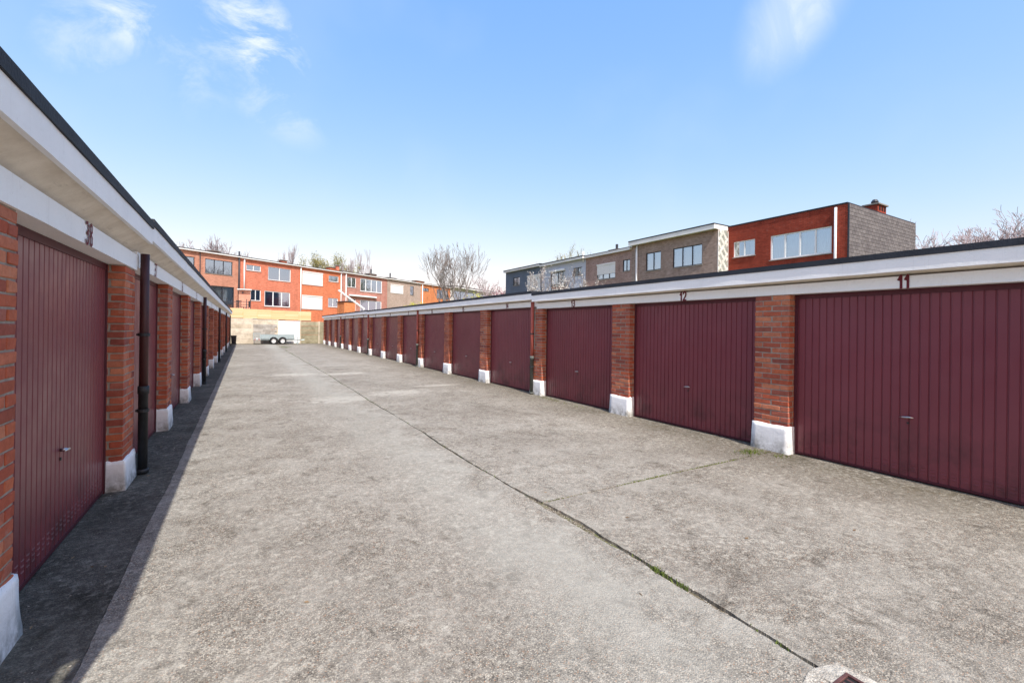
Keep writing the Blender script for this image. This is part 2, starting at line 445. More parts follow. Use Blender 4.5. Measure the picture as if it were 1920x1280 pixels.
M['blossom'] = m_leaf('white_blossom', lin(232, 228, 214), lin(244, 242, 232))
M['moss'] = m_leaf('moss_and_short_grass', lin(76, 96, 34), lin(122, 128, 60))
M['grit'] = m_leaf('joint_grit', lin(96, 88, 80), lin(190, 182, 170))
M['litter'] = m_leaf('brown_leaf_litter', lin(92, 70, 50), lin(150, 128, 98))

# ------------------------------------------------------------------ mesh helpers
class MB:
    def __init__(s):
        s.v, s.f, s.mi = [], [], []
        s.smooth = []
    def quad(s, a, b, c, d, mi=0):
        i = len(s.v); s.v += [tuple(a), tuple(b), tuple(c), tuple(d)]; s.f.append((i, i + 1, i + 2, i + 3)); s.mi.append(mi); return s
    def box(s, x0, x1, y0, y1, z0, z1, mi=0):
        if x0 > x1: x0, x1 = x1, x0
        if y0 > y1: y0, y1 = y1, y0
        i = len(s.v)
        s.v += [(x, y, z) for z in (z0, z1) for x, y in ((x0, y0), (x1, y0), (x1, y1), (x0, y1))]
        for q in ((0, 3, 2, 1), (4, 5, 6, 7), (0, 1, 5, 4), (1, 2, 6, 5), (2, 3, 7, 6), (3, 0, 4, 7)):
            s.f.append(tuple(i + k for k in q)); s.mi.append(mi)
        return s
    def cbox(s, x0, x1, y0, y1, z0, z1, c=.004, jit=0.0, mi=0):
        """box with chamfered edges: 24 vertices"""
        if x0 > x1: x0, x1 = x1, x0
        if y0 > y1: y0, y1 = y1, y0
        i0 = len(s.v); idx = {}
        X, Y, Z = (x0, x1), (y0, y1), (z0, z1)
        for a in (0, 1):
            for b in (0, 1):
                for d in (0, 1):
                    j = [random.uniform(-jit, jit) for _ in range(3)] if jit else (0, 0, 0)
                    sx, sy, sz = (1 if a else -1), (1 if b else -1), (1 if d else -1)
                    for ax in range(3):
                        p = [X[a] - sx * c, Y[b] - sy * c, Z[d] - sz * c]
                        p[ax] = (X[a], Y[b], Z[d])[ax]
                        idx[(a, b, d, ax)] = len(s.v); s.v.append(tuple(p[k] + j[k] for k in range(3)))
        F = []
        for ax in range(3):
            o = [k for k in range(3) if k != ax]
            for sd in (0, 1):
                q = []
                for u, w in ((0, 0), (1, 0), (1, 1), (0, 1)):
                    key = [0, 0, 0]; key[ax] = sd; key[o[0]] = u; key[o[1]] = w
                    q.append(idx[(*key, ax)])
                F.append((q, ax, sd))
        for ax in range(3):          # edges parallel to ax
            o = [k for k in range(3) if k != ax]
            for u in (0, 1):
                for w in (0, 1):
                    k0 = [0, 0, 0]; k0[o[0]] = u; k0[o[1]] = w
                    k1 = list(k0); k1[ax] = 1
                    F.append(([idx[(*k0, o[0])], idx[(*k1, o[0])], idx[(*k1, o[1])], idx[(*k0, o[1])]], None, None))
        for a in (0, 1):
            for b in (0, 1):
                for d in (0, 1):
                    F.append(([idx[(a, b, d, 0)], idx[(a, b, d, 1)], idx[(a, b, d, 2)]], None, None))
        ctr = Vector(((x0 + x1) / 2, (y0 + y1) / 2, (z0 + z1) / 2))
        for q, _, _ in F:
            p = [Vector(s.v[k]) for k in q]
            n = (p[1] - p[0]).cross(p[2] - p[0])
            m = sum(p, Vector()) / len(p)
            if n.dot(m - ctr) < 0: q = q[::-1]
            s.f.append(tuple(q)); s.mi.append(mi)
        return s
    def tube(s, pts, rads, n=8, cap=True, mi=0):
        i0 = len(s.v); prev = None
        pts = [Vector(p) for p in pts]
        for k, p in enumerate(pts):
            d = (pts[min(k + 1, len(pts) - 1)] - pts[max(k - 1, 0)])
            if d.length < 1e-9: d = Vector((0, 0, 1))
            d.normalize()
            if prev is None:
                a = d.orthogonal().normalized()
            else:
                a = (prev - d * prev.dot(d))
                a = a.normalized() if a.length > 1e-6 else d.orthogonal().normalized()
            prev = a; b = d.cross(a)
            r = rads[k] if isinstance(rads, (list, tuple)) else rads
            for j in range(n):
                t = 2 * pi * j / n
                s.v.append(tuple(p + (a * cos(t) + b * sin(t)) * r))
        for k in range(len(pts) - 1):
            for j in range(n):
                a, b = i0 + k * n + j, i0 + k * n + (j + 1) % n
                s.f.append((a, b, b + n, a + n)); s.mi.append(mi)
        if cap and n > 2:
            s.f.append(tuple(i0 + j for j in range(n))[::-1]); s.mi.append(mi)
            e = i0 + (len(pts) - 1) * n
            s.f.append(tuple(e + j for j in range(n))); s.mi.append(mi)
        return s
    def mesh(s, name, mats, smooth=False):
        me = bpy.data.meshes.new(name); me.from_pydata(s.v, [], s.f)
        for m in (mats if isinstance(mats, (list, tuple)) else [mats]):
            me.materials.append(M[m] if isinstance(m, str) else m)
        if any(s.mi):
            me.polygons.foreach_set('material_index', s.mi)
        if smooth:
            me.polygons.foreach_set('use_smooth', [True] * len(me.polygons))
        me.update(); return me

def obj(name, me, parent=None, loc=(0, 0, 0), rz=0.0, **kw):
    o = bpy.data.objects.new(name, me); COL.objects.link(o)
    o.location = loc; o.rotation_euler = (0, 0, rz)
    if parent: o.parent = parent
    for k, v in kw.items(): o[k] = v
    return o

def thing(name, label, cat, loc=(0, 0, 0), rz=0.0, group=None):
    o = obj(name, None, None, loc, rz, label=label, category=cat)
    if group: o['group'] = group
    return o

def part(name, mb, mat, parent, smooth=False, **kw):
    return obj(name, mb.mesh(name, mat, smooth), parent, **kw)

# ------------------------------------------------------------------ ground and slabs
g = MB(); g.quad((-1500, -1500, -.08), (1500, -1500, -.08), (1500, 1500, -.08), (-1500, 1500, -.08))
obj('ground', g.mesh('ground', 'ground'), kind='structure')
g = MB(); g.quad((-1.3, -6, -.022), (6.2, -6, -.022), (6.2, 43.2, -.022), (-1.3, 43.2, -.022))
yard = obj('concrete_yard', g.mesh('concrete_yard', 'soil'), kind='structure')

def nz1(t, seed, sc):
    return noise.noise(Vector((t * sc, seed * 7.13, seed * 1.7)))
def joint_mid(y):     # the long joint down the yard: wander and half gap
    return 2.235 + .06 * nz1(y, 1, .35) + .022 * nz1(y, 2, 2.2)
def gap_mid(y):
    base = .007 + .010 * max(0, nz1(y, 3, 1.1) + .25)
    wide = .034 * math.exp(-((y - 2.9) / .55) ** 2) + .018 * math.exp(-((y - 1.75) / .35) ** 2)
    return base + wide + .006 * nz1(y, 4, 14)
def joint_left(y):
    return -.60 + .02 * nz1(y, 5, .5) + .008 * nz1(y, 6, 4)

def edge_pts_y(fx, y0, y1, sgn, gapf, step=.035):
    n = max(4, int((y1 - y0) / step)); r = []
    for i in range(n + 1):
        y = y0 + (y1 - y0) * i / n
        r.append((fx(y) + sgn * (gapf(y) + (.008 * nz1(y, 11 + sgn, 16) if gapf is gap_mid else .004 * nz1(y, 11 + sgn, 22))), y))
    return r
def slab(name, lf, lg, rf, rg, y0, y1, mat, gy=.006):
    """one cast slab; left/right edges follow joint functions, ends are ragged joints"""
    L = edge_pts_y(lf, y0 + gy, y1 - gy, +1, lg); Rr = edge_pts_y(rf, y0 + gy, y1 - gy, -1, rg)
    def ends(pa, pb, yb, seed):
        n = 60; out = []
        for i in range(1, n):
            x = pa[0] + (pb[0] - pa[0]) * i / n
            out.append((x, yb + .006 * nz1(x, seed, 9) + .018 * (nz1(x, int(yb * 3), .8))))
        return out
    ring = L[::-1]                      # top-left to bottom-left
    ring = [p for p in L[::-1]] + ends(L[0], Rr[0], y0 + gy, 21) + Rr + ends(Rr[-1], L[-1], y1 - gy, 22)
    n = len(ring); mb = MB()
    mb.v = [(x, y, 0.0) for x, y in ring] + [(x, y, -.05) for x, y in ring]
    mb.f = [tuple(range(n))] + [(i, n + i, n + (i + 1) % n, (i + 1) % n) for i in range(n)]
    mb.mi = [0] * len(mb.f)
    return part(name, mb, mat, yard)
zero = lambda y: 0.004
for y0, y1 in ((-6, 5.3), (5.3, 10.2), (10.2, 15.6), (15.6, 21.3), (21.3, 27.4), (27.4, 33.5), (33.5, 43.15)):
    slab('concrete_slab', joint_left, lambda y: .0015, joint_mid, gap_mid, y0, y1, 'concrete', .006 if y0 > 0 else .0)
for y0, y1 in ((-6, 3.24), (3.24, 6.3), (6.3, 12.2), (12.2, 18.2), (18.2, 24.3), (24.3, 30.5), (30.5, 43.15)):
    slab('concrete_slab', joint_mid, gap_mid, lambda y: 6.1, zero, y0, y1, 'concrete', .008 if y1 < 4 or y0 < 4 else .003)
for y0, y1 in ((-6, 5.95), (5.95, 12), (12, 20), (20, 30), (30, 43.15)):
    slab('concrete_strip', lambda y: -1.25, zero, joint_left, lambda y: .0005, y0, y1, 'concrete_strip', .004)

# ------------------------------------------------------------------ garages
PW = .44                      # pier width
DW = .13                      # door plane behind the pier face
PITCH = 2.69
SIDE = {'R': dict(x=5.78, s=1, p0=3.07, n0=-2, n1=14, pl=.335, lb=1.97, lt=2.09, fb=2.125, fw=2.262, ft=2.325, off=.22, ov=.15),
        'L': dict(x=-.93, s=-1, p0=5.30, n0=-2, n1=14, pl=.27, lb=2.03, lt=2.18, fb=2.30, fw=2.45, ft=2.52, off=.45, ov=.13)}

DIG = {'0': [[(.5, 1), (.15, .8), (.08, .5), (.15, .2), (.5, 0), (.85, .2), (.92, .5), (.85, .8), (.5, 1)]],
       '1': [[(.1, .66), (.66, .98), (.66, 0)], [(.2, .66), (.6, .8)]],
       '2': [[(.1, .78), (.3, .98), (.65, .98), (.88, .78), (.8, .52), (.1, .02), (.92, .02)]],
       '3': [[(.1, .95), (.6, .98), (.88, .78), (.75, .56), (.4, .52), (.78, .46), (.92, .25), (.7, .03), (.3, 0), (.08, .16)]],
       '4': [[(.66, 0), (.66, 1), (.08, .32), (.95, .32)]],
       '5': [[(.88, .98), (.2, .98), (.14, .55), (.6, .6), (.92, .38), (.8, .1), (.45, 0), (.1, .1)]],
       '6': [[(.8, .95), (.4, .85), (.12, .45), (.2, .1), (.55, 0), (.88, .18), (.85, .45), (.5, .56), (.16, .42)]],
       '7': [[(.08, .98), (.92, .98), (.4, 0)]],
       '8': [[(.5, .54), (.18, .68), (.2, .9), (.5, 1), (.8, .9), (.82, .68), (.5, .54), (.12, .36), (.14, .1), (.5, 0), (.86, .1), (.88, .36), (.5, .54)]],
       '9': [[(.84, .6), (.5, .44), (.14, .58), (.12, .86), (.5, 1), (.84, .86), (.86, .55), (.6, .12), (.2, .02)]]}
def number_mb(txt, sd, h=.13, w=.062, st=.017):
    """painted numerals as flat brush strokes; sd=-1 reads from the right row's side of the yard"""
    mb = MB(); ws = [w * (.62 if ch == '1' else 1) for ch in txt]; gp = .018; tot = sum(ws) + gp * (len(txt) - 1); xo = -tot / 2
    for k, ch in enumerate(txt):
        for line in DIG[ch]:
            for a, b in zip(line, line[1:]):
                pa = Vector((a[0] * ws[k] + xo, a[1] * h)); pb = Vector((b[0] * ws[k] + xo, b[1] * h))
                d = (pb - pa).normalized(); n = Vector((-d.y, d.x)) * st / 2; e = d * st * .35
                q = [pa - e - n, pb + e - n, pb + e + n, pa - e + n]
                lift = .0015 + .0002 * random.random()
                mb.quad(*[(-lift, p.x, p.y) for p in q])
        xo += ws[k] + gp
    # mirror into the side's frame: on the right row text runs towards -Y, on the left towards +Y
    if sd > 0:
        mb.v = [(x, -y, z) for x, y, z in mb.v]
    else:
        mb.v = [(-x, y, z) for x, y, z in mb.v]
    return mb

def bx(sd, w0, w1, y0, y1, z0, z1, c=None, jit=0.0, mb=None):
    mb = mb or MB()
    if c: mb.cbox(sd * w0, sd * w1, y0, y1, z0, z1, c, jit)
    else: mb.box(sd * w0, sd * w1, y0, y1, z0, z1)
    return mb

brick_cache = {}
def brick_mesh(ly, lw, hz):
    k = (round(ly, 3), round(lw, 3), random.randrange(5))
    if k not in brick_cache:
        mb = MB(); mb.cbox(-lw / 2, lw / 2, -ly / 2, ly / 2, -hz / 2, hz / 2, .004, .0022)
        brick_cache[k] = mb.mesh('brick', 'brick')
    return brick_cache[k]
def brick_layout(top, bottom):
    """centre/size of every brick of a pier in (w, y, z): alternating stretcher and header courses"""
    H = .0655; n = int(round((top - bottom) / H)); H = (top - bottom) / n; h = H - .0115; res = []
    for k in range(n):
        z = bottom + (k + .5) * H
        if k % 2 == 0:
            for y in (.1075, .3325): res.append((.05, y, z, .206, .098, h))
            for y in (.05, .39): res.append((.11 + .105, y, z, .1, .2, h))
        else:
            for y in (.05, .39): res.append((.105, y, z, .1, .21, h))
            res.append((.05, .22, z, .222, .098, h))
    return res

door_cache = {}
def door_mesh(sd, y0, y1, top):
    k = (sd, round(y1 - y0, 3), round(top, 3))
    if k in door_cache: return door_cache[k]
    mb = MB(); Wd = y1 - y0; n = 28; p = Wd / n
    prof = []
    for i in range(n):
        a = i * p
        prof += [(a + .002, 0), (a + p - .017, 0), (a + p - .013, .009), (a + p - .004, .009), (a + p - .0, 0.0)]
    prof = [(0, 0)] + prof
    z0, z1 = .035, top
    i0 = len(mb.v)
    for (y, w) in prof:
        mb.v += [(sd * w, y, z0), (sd * w, y, z1)]
    for i in range(len(prof) - 1):
        a = i0 + 2 * i
        mb.f.append((a, a + 2, a + 3, a + 1) if sd > 0 else (a, a + 1, a + 3, a + 2)); mb.mi.append(0)
    for i in range(n):
        for zz in (.085, .118, .151):
            ya, yb = i * p + .01, i * p + p - .024
            mb.cbox(sd * -.0022, sd * .003, ya, yb, zz, zz + .014, .002)
    me = mb.mesh('door', 'door'); door_cache[k] = me; return me

def ragged_plinth(sd, y0, y1, w1, h, seed, taper=.012):
    """lumpy painted plinth, slightly proud of the pier, wider at the foot, uneven top edge"""
    mb = MB(); rings = []
    pth = [(w1, y0), (.0, y0), (.0, y1), (w1, y1)]
    poly = []
    for (a, b) in zip(pth, pth[1:]):
        n = 10 if a[0] != b[0] or True else 1
        for i in range(n):
            poly.append((a[0] + (b[0] - a[0]) * i / n, a[1] + (b[1] - a[1]) * i / n))
    poly.append(pth[-1])
    nl = 7
    for l in range(nl + 1):
        f = l / nl
        ring = []
        for j, (w, y) in enumerate(poly):
            out_ = .016 + taper * (1 - f) ** 2 + .004 * noise.noise(Vector((j * .5, f * 4, seed)))
            oy = 0; ow = 0
            if abs(y - y0) < 1e-6: oy = -out_ * .8
            if abs(y - y1) < 1e-6: oy = out_ * .8
            if w < .02: ow = -out_
            z = h * f
            if l == nl: z += .016 * noise.noise(Vector((j * .3, 3.3, seed))); ow += .006 if w < .02 else 0
            if l == 0: z = -.03
            ring.append((sd * (w + ow), y + oy, z))
        rings.append(ring)
    m = len(poly)
    for r_ in rings: mb.v += r_
    for l in range(nl):
        for j in range(m - 1):
            q = (l * m + j, l * m + j + 1, (l + 1) * m + j + 1, (l + 1) * m + j)
            mb.f.append(q if sd < 0 else q[::-1]); mb.mi.append(0)
    top = [(nl) * m + j for j in range(m)]
    # inner lip
    i0 = len(mb.v)
    for j, (w, y) in enumerate(poly):
        mb.v.append((sd * (w + .03), min(max(y, y0 + .03), y1 - .03), h - .004))
    for j in range(m - 1):
        q = (top[j], top[j + 1], i0 + j + 1, i0 + j)
        mb.f.append(q if sd < 0 else q[::-1]); mb.mi.append(0)
    return mb

def wavy_band(sd, w0, w1, y0, y1, z0, z1, seed, wob=.004, n=26):
    """long trim whose face and lower edge waver a little"""
    mb = MB()
    for i in range(n + 1):
        y = y0 + (y1 - y0) * i / n
        f = 0 if i in (0, n) else 1
        a = f * wob * noise.noise(Vector((y * 1.7, seed, 0))) ; b = f * wob * noise.noise(Vector((y * 2.3, seed, 5)))
        mb.v += [(sd * (w0 + a), y, z0 + b), (sd * (w0 + a * .7), y, z1), (sd * w1, y, z1), (sd * w1, y, z0 + b)]
    for i in range(n):
        k = 4 * i
        for j in range(4):
            q = (k + j, k + (j + 1) % 4, k + 4 + (j + 1) % 4, k + 4 + j)
            mb.f.append(q if sd > 0 else q[::-1]); mb.mi.append(0)
    mb.f += [(0, 3, 2, 1), (4 * n, 4 * n + 1, 4 * n + 2, 4 * n + 3)]; mb.mi += [0, 0]
    return mb

LAB_R = {9: 'garage past the right picture edge, nearest of all in the right row', 10: 'maroon door garage cut off by the right picture edge, beside number 11',
 11: 'largest garage in view, maroon door marked 11 with a chrome handle', 12: 'garage marked 12 whose maroon door stands between the two nearest full brick piers',
 13: 'garage marked 13 with a grey cement smear down its far pier beside the pink downpipe', 14: 'garage marked 14 just beyond the pink downpipe and the step in the white fascia',
 15: 'garage marked 15, midway between the first and second right row downpipes', 16: 'garage marked 16 just before the second downpipe of the right row', 17: 'garage marked 17 just beyond the second downpipe of the right row'}
LAB_L = {38: 'shaded garage marked 38, its purple door large at the left picture edge', 37: 'shaded garage marked 37 just beyond the nearest dark downpipe of the left row',
 36: 'shaded garage marked 36, middle one between the first two left downpipes', 35: 'shaded garage marked 35 just before the second dark downpipe of the left row',
 39: 'garage left of the picture edge, only its corner pier showing', 40: 'garage at the near end of the left row without roof overhang, outside the picture'}
def garage_label(side, num, i):
    if side == 'R':
        if i <= 0:
            return 'flat roofed brick garage with ribbed maroon door marked %d, %s' % (num, 'cut by the right picture edge' if i == 0 else 'nearest the camera on the right')
        if num <= 17: return 'flat roofed brick garage with ribbed maroon door marked %d on its white lintel, right row' % num
        return 'small distant maroon door garage in the right row, number %d' % num
    if num >= 35: return 'shaded brick garage with ribbed maroon door marked %d on its white lintel, left row' % num
    return 'small distant shaded garage in the left row, number %d' % num
ordn = ['first', 'second', 'third', 'fourth', 'fifth', 'sixth', 'seventh', 'eighth', 'ninth', 'tenth', 'eleventh', 'twelfth', 'thirteenth', 'fourteenth', 'fifteenth', 'sixteenth']

part_cache = {}
def cached(key, fn):
    if key not in part_cache: part_cache[key] = fn()
    return part_cache[key]

for side, D in SIDE.items():
    sd = D['s']; X = D['x']
    for i in range(D['n0'], D['n1'] + 1):
        if side == 'L' and i == D['n1']: continue
        num = 11 + i if side == 'R' else 38 - i
        P = D['p0'] + PITCH * i
        sec = math.floor((i - (3 if side == 'R' else 1)) / 3) if side == 'R' else math.floor((i - 1) / 3)
        dz = 0.0
        if side == 'R': dz = 0 if i <= 2 else (.05 if i <= 8 else .075)
        else: dz = 0 if i <= 0 else .035
        if i > 8 and side == 'L': dz = .05
        if i < -1 and side == 'L': dz = -.25
        flush = (side == 'L' and i < -1)             # nearest left unit has no roof overhang
        if num > 17 and side == 'R':
            lab = 'distant garage with maroon door, %s from the near end of the right row' % ordn[i + 1]
        elif side == 'L' and num < 36:
            lab = 'distant shaded garage with maroon door, %s from the near end of the left row' % ordn[i]
        elif side == 'L' and i < 0:
            lab = 'shaded garage marked %d at the near left, mostly outside the picture' % num
        else:
            lab = garage_label(side, num, i)
        lab = (LAB_R if side == 'R' else LAB_L).get(num, lab)
        root = thing('garage', lab, 'garage', (X, P, 0), 0, 'garages in the %s row' % ('right' if side == 'R' else 'left'))
        near = (side == 'R' and i in (-1, 0, 1, 2, 3)) or (side == 'L' and i in (-1, 0, 1, 2))
        lb, lt, fb, fw, ft = [D[k] + dz for k in ('lb', 'lt', 'fb', 'fw', 'ft')]
        ya, yb = -PITCH + D['off'], D['off']        # span of the roof parts
        if side == 'L' and i == -1: ya = .92 - P
        if side == 'L' and i == -2: yb = .918 - P
        # pier: mortar core then bricks
        core = cached(('core', side, dz), lambda: bx(sd, .006, .30, .007, PW - .007, 0, lb).mesh('pier', 'mortar'))
        pier = obj('pier', core, root)
        lay = brick_layout(lb - .004, D['pl'] - .02)
        if near:
            for (w, y, z, ly, lw, h) in lay:
                b = obj('brick', brick_mesh(ly, lw, h), pier,
                        (sd * (w + random.uniform(-.0025, .0025)), y + random.uniform(-.002, .002), z))
                b.rotation_euler = (random.uniform(-.006, .006), random.uniform(-.006, .006), random.uniform(-.008, .008))
        else:
            def mk():
                mb = MB()
                for (w, y, z, ly, lw, h) in lay:
                    e = random.uniform(-.0025, .0025)
                    mb.box(sd * (w + e - lw / 2), sd * (w + e + lw / 2), y - ly / 2, y + ly / 2, z - h / 2, z + h / 2)
                return mb.mesh('brick_courses', 'brick')
            obj('brick_courses', cached(('courses', side, dz, i % 3), mk), pier, kind='stuff')
        part('plinth', ragged_plinth(sd, 0, PW, .115, D['pl'] + (.0 if side == 'R' else .04 * (i % 2)), i * 3.7 + sd), 'plinth', root, True)
        # lintel and fascia, roof
        part('lintel', wavy_band(sd, -.012, .26, ya, yb, lb, lt, i + sd, .0025), 'white', root)
        ov = 0 if flush else D['ov']
        sf = MB()
        w_out = -ov + .03 if not flush else -.006
        sf.v = [(sd * w_out, ya, fb + .012), (sd * .10, ya, lt + .001), (sd * .10, yb, lt + .001), (sd * w_out, yb, fb + .012),
                (sd * w_out, ya, fw - .01), (sd * .10, ya, fw - .01), (sd * .10, yb, fw - .01), (sd * w_out, yb, fw - .01)]
        sf.f = [(0, 1, 2, 3), (7, 6, 5, 4), (0, 4, 5, 1), (3, 2, 6, 7), (1, 5, 6, 2), (0, 3, 7, 4)]
        if sd < 0: sf.f = [q[::-1] for q in sf.f]
        sf.mi = [0] * 6
        part('soffit', sf, 'soffit', root)
        part('fascia', wavy_band(sd, -ov + (.002 if flush else 0), -ov + .03, ya, yb, fb if not flush else lt + .003, fw, i * 2 + sd * 9, .004), 'white', root)
        part('roof_edge', wavy_band(sd, -ov - .012 + (.012 if flush else 0), .14, ya, yb, fw + .001, ft, i * 5 + sd, .003), 'felt', root)
        part('roof', bx(sd, .141, 5.9, ya, yb, fw + .001, ft - .03), 'felt_top', root)
        part('rear_wall', bx(sd, .31, 5.8, ya + .001, yb - .001, 0, fw - .02), 'wb_garage', root)
        # door between previous pier and this one
        d0, d1 = -PITCH + PW, 0
        fr = MB()
        bx(sd, DW - .012, DW + .04, d0 + .001, d0 + .036, .0, lb - .002, mb=fr); bx(sd, DW - .012, DW + .04, d1 - .036, d1 - .001, .0, lb - .002, mb=fr)
        bx(sd, DW - .008, DW + .04, d0 + .037, d1 - .037, lb - .055, lb - .002, mb=fr)
        bx(sd, DW - .006, DW + .04, d0 + .037, d1 - .037, .012, .036, mb=fr)
        door = obj('door', door_mesh(sd, d0 + .037, d1 - .037, lb - .056), root, (sd * DW, d0 + .037, 0))
        fro = part('door_frame', fr, 'door_frame', root)
        yc = (d1 - d0) / 2 - .037
        if i <= 8:
            hm = MB()
            hm.tube([(0, 0, 0), (-sd * .034, 0, 0)], .011, 10)
            hm.tube([(-sd * .036, -.055, .002), (-sd * .040, -.02, .004), (-sd * .040, .02, .0), (-sd * .034, .055, -.004)], [.006, .0085, .0085, .005], 8)
            part('handle', hm, 'metal', door, True, loc=(-sd * .001, yc, .645))
            lk = MB(); lk.tube([(0, 0, 0), (-sd * .006, 0, 0)], .011, 10)
            part('lock', lk, 'pipe_dark', door, loc=(-sd * .001, yc, .585))
        if not (side == 'L' and i >= 13):
            nm = number_mb(str(num), sd, .145 if side == 'L' else .13, .07 if side == 'L' else .06, .021 if side == 'L' else .022)
            part('number', nm, 'paint_mark', root, loc=(-sd * .0165, (d0 + d1) / 2 + (0 if side == 'R' else -.06), (lb + lt) / 2 - (.065 if side == 'R' else .0725) + (.003 if side == 'R' else 0)))

# cement smear down the joint of the split pier, right row
mb = MB()
for k in range(22):
    z = 1.05 + k * .043; w = .018 + .010 * noise.noise(Vector((k * .6, 0, 1)))
    y = .30 + .012 * noise.noise(Vector((k * .35, 2, 1)))
    mb.cbox(-.006, .004, y - w, y + w, z, z + .046, .002)
g13 = [o for o in COL.objects if o.name.startswith('garage') and o.get('label', '').find('marked 13') > 0][0]
part('cement_smear', mb, 'panel_grey', g13, label='grey cement smear down the brick joint')

# downpipes
def downpipe(side, x, y, top, lab, pale=False):
    t = thing('downpipe', lab, 'downpipe', (x, y, 0), 0, 'downpipes on the %s row' % side)
    sdx = 1 if side == 'right' else -1
    mb = MB(); mb.tube([(0, 0, .86), (0, 0, top)], .038, 14); part('upper_pipe', mb, 'pipe_pale' if pale else 'pipe_maroon', t, True)
    mb = MB(); mb.tube([(0, 0, .0), (0, 0, .80), (0, 0, .801), (0, 0, .88)], [.041, .041, .048, .048], 14)
    mb.tube([(0, 0, .01), (0, 0, .05)], .052, 14); part('lower_pipe', mb, 'pipe_grey' if side == 'right' else 'pipe_dark', t, True)
    for z in (.62, 1.38):
        mb = MB(); mb.tube([(0, 0, z), (0, 0, z + .03)], .05, 14); mb.box(0, sdx * .06, -.012, .012, z + .004, z + .024)
        part('bracket', mb, 'pipe_dark', t)
    return t
for k, (y, l) in enumerate(((8.79, 'beside garage 13'), (16.86, 'second along the row'), (24.93, 'third along the row'), (33.0, 'farthest one'))):
    downpipe('right', 5.735, y, 2.15 if k == 0 else 2.17, 'pinkish rainwater downpipe with grey foot on the right row, ' + l, True)
for k, (y, l) in enumerate(((5.80, 'beside garage 38'), (13.87, 'second along the row'), (21.94, 'third along the row'), (30.0, 'fourth along the row'), (38.1, 'farthest one'))):
    downpipe('left', -.865, y, 2.20, 'dark maroon downpipe with black foot on the left row, ' + l)
downpipe('left', -.835, .95, 2.26, 'downpipe at the near roof end of the left row, outside the picture')

# ------------------------------------------------------------------ back wall of the yard
YW = 43.0
wall = thing('panel_wall', 'pale concrete panel wall with posts closing the far end of the yard', 'wall', (0, YW, 0))
bays = [(-2.0, .50, 'panel_cream', 2.06), (.60, 2.38, 'panel_cream', 2.0), (2.48, 4.13, 'panel_white', 1.93), (4.23, 5.62, 'panel_moss', 1.9)]
for k, (x0, x1, m, top) in enumerate(bays):
    n = 5 if k != 2 else 4
    for j in range(n):
        z0, z1 = top * j / n, top * (j + 1) / n
        mb = MB(); mb.cbox(x0, x1, 0, .06, z0 + .006, z1 - .006, .008)
        part('panel', mb, m, wall)
    mb = MB(); mb.cbox(x1 + .002, x1 + .098, -.03, .1, -.02, top + .03, .01); part('post', mb, 'panel_cream', wall)
for j in range(8):
    for q in range(5):
        off = .0 if j % 2 == 0 else .17
        xa, xb = max(.64, .64 + q * .35 + off - .17), min(2.36, .64 + (q + 1) * .35 + off - .17)
        if xb - xa < .05: continue
        mb = MB(); mb.cbox(xa + .004, xb - .004, -.052, -.008, j * .2 + .004, (j + 1) * .2 - .004, .005); part('block', mb, 'panel_grey', wall)
for x in (6.2, 8.2):
    mb = MB(); mb.cbox(x - .53, x + 1.4, 0, .06, 0, 1.9, .008); part('panel', mb, 'panel_moss', wall)

fence = thing('wooden_fence', 'honey coloured horizontal plank fence standing on top of the concrete wall', 'fence', (0, YW + .02, 0))
npan = 6
for k in range(npan):
    xa, xb = -1.1 + k * 1.02, -1.1 + (k + 1) * 1.02
    z0 = 2.09 - .022 * k; h = .78 + (.03 if k == 0 else 0)
    for j in range(8):
        mb = MB(); mb.cbox(xa + .004, xb - .004, .0, .022, z0 + j * h / 8 + .003, z0 + (j + 1) * h / 8 - .003, .004)
        part('plank', mb, 'wood', fence)
    mb = MB(); mb.box(xa - .02, xa + .02, .024, .06, z0 - .02, z0 + h - .03); mb.box(xb - .06, xb - .022, .024, .06, z0 - .02, z0 + h - .03)
    part('batten', mb, 'wood', fence)
    mb = MB(); mb.box(xa, xb, -.012, .03, z0 - .05, z0 - .004); part('bottom_rail', mb, 'frame_dark', fence)

# black bin by the left row
t = thing('wheelie_bin', 'black plastic bin standing in shade at the far end of the left row', 'bin', (-.70, 41.6, 0))
mb = MB()
mb.v = [(-.15, -.14, .03), (.15, -.14, .03), (.15, .14, .03), (-.15, .14, .03), (-.19, -.19, .66), (.19, -.19, .66), (.19, .19, .66), (-.19, .19, .66)]
mb.f = [(0, 3, 2, 1), (4, 5, 6, 7), (0, 1, 5, 4), (1, 2, 6, 5), (2, 3, 7, 6), (3, 0, 4, 7)]; mb.mi = [0] * 6
part('body', mb, 'black', t)
mb = MB(); mb.cbox(-.205, .205, -.21, .21, .662, .705, .012); mb.tube([(-.15, .22, .66), (.15, .22, .66)], .015, 8); part('lid', mb, 'black', t)
for s_ in (-1, 1):
    mb = MB(); mb.tube([(s_ * .13, .15, .05), (s_ * .17, .15, .05)], .05, 14); part('wheel', mb, 'rubber', t)

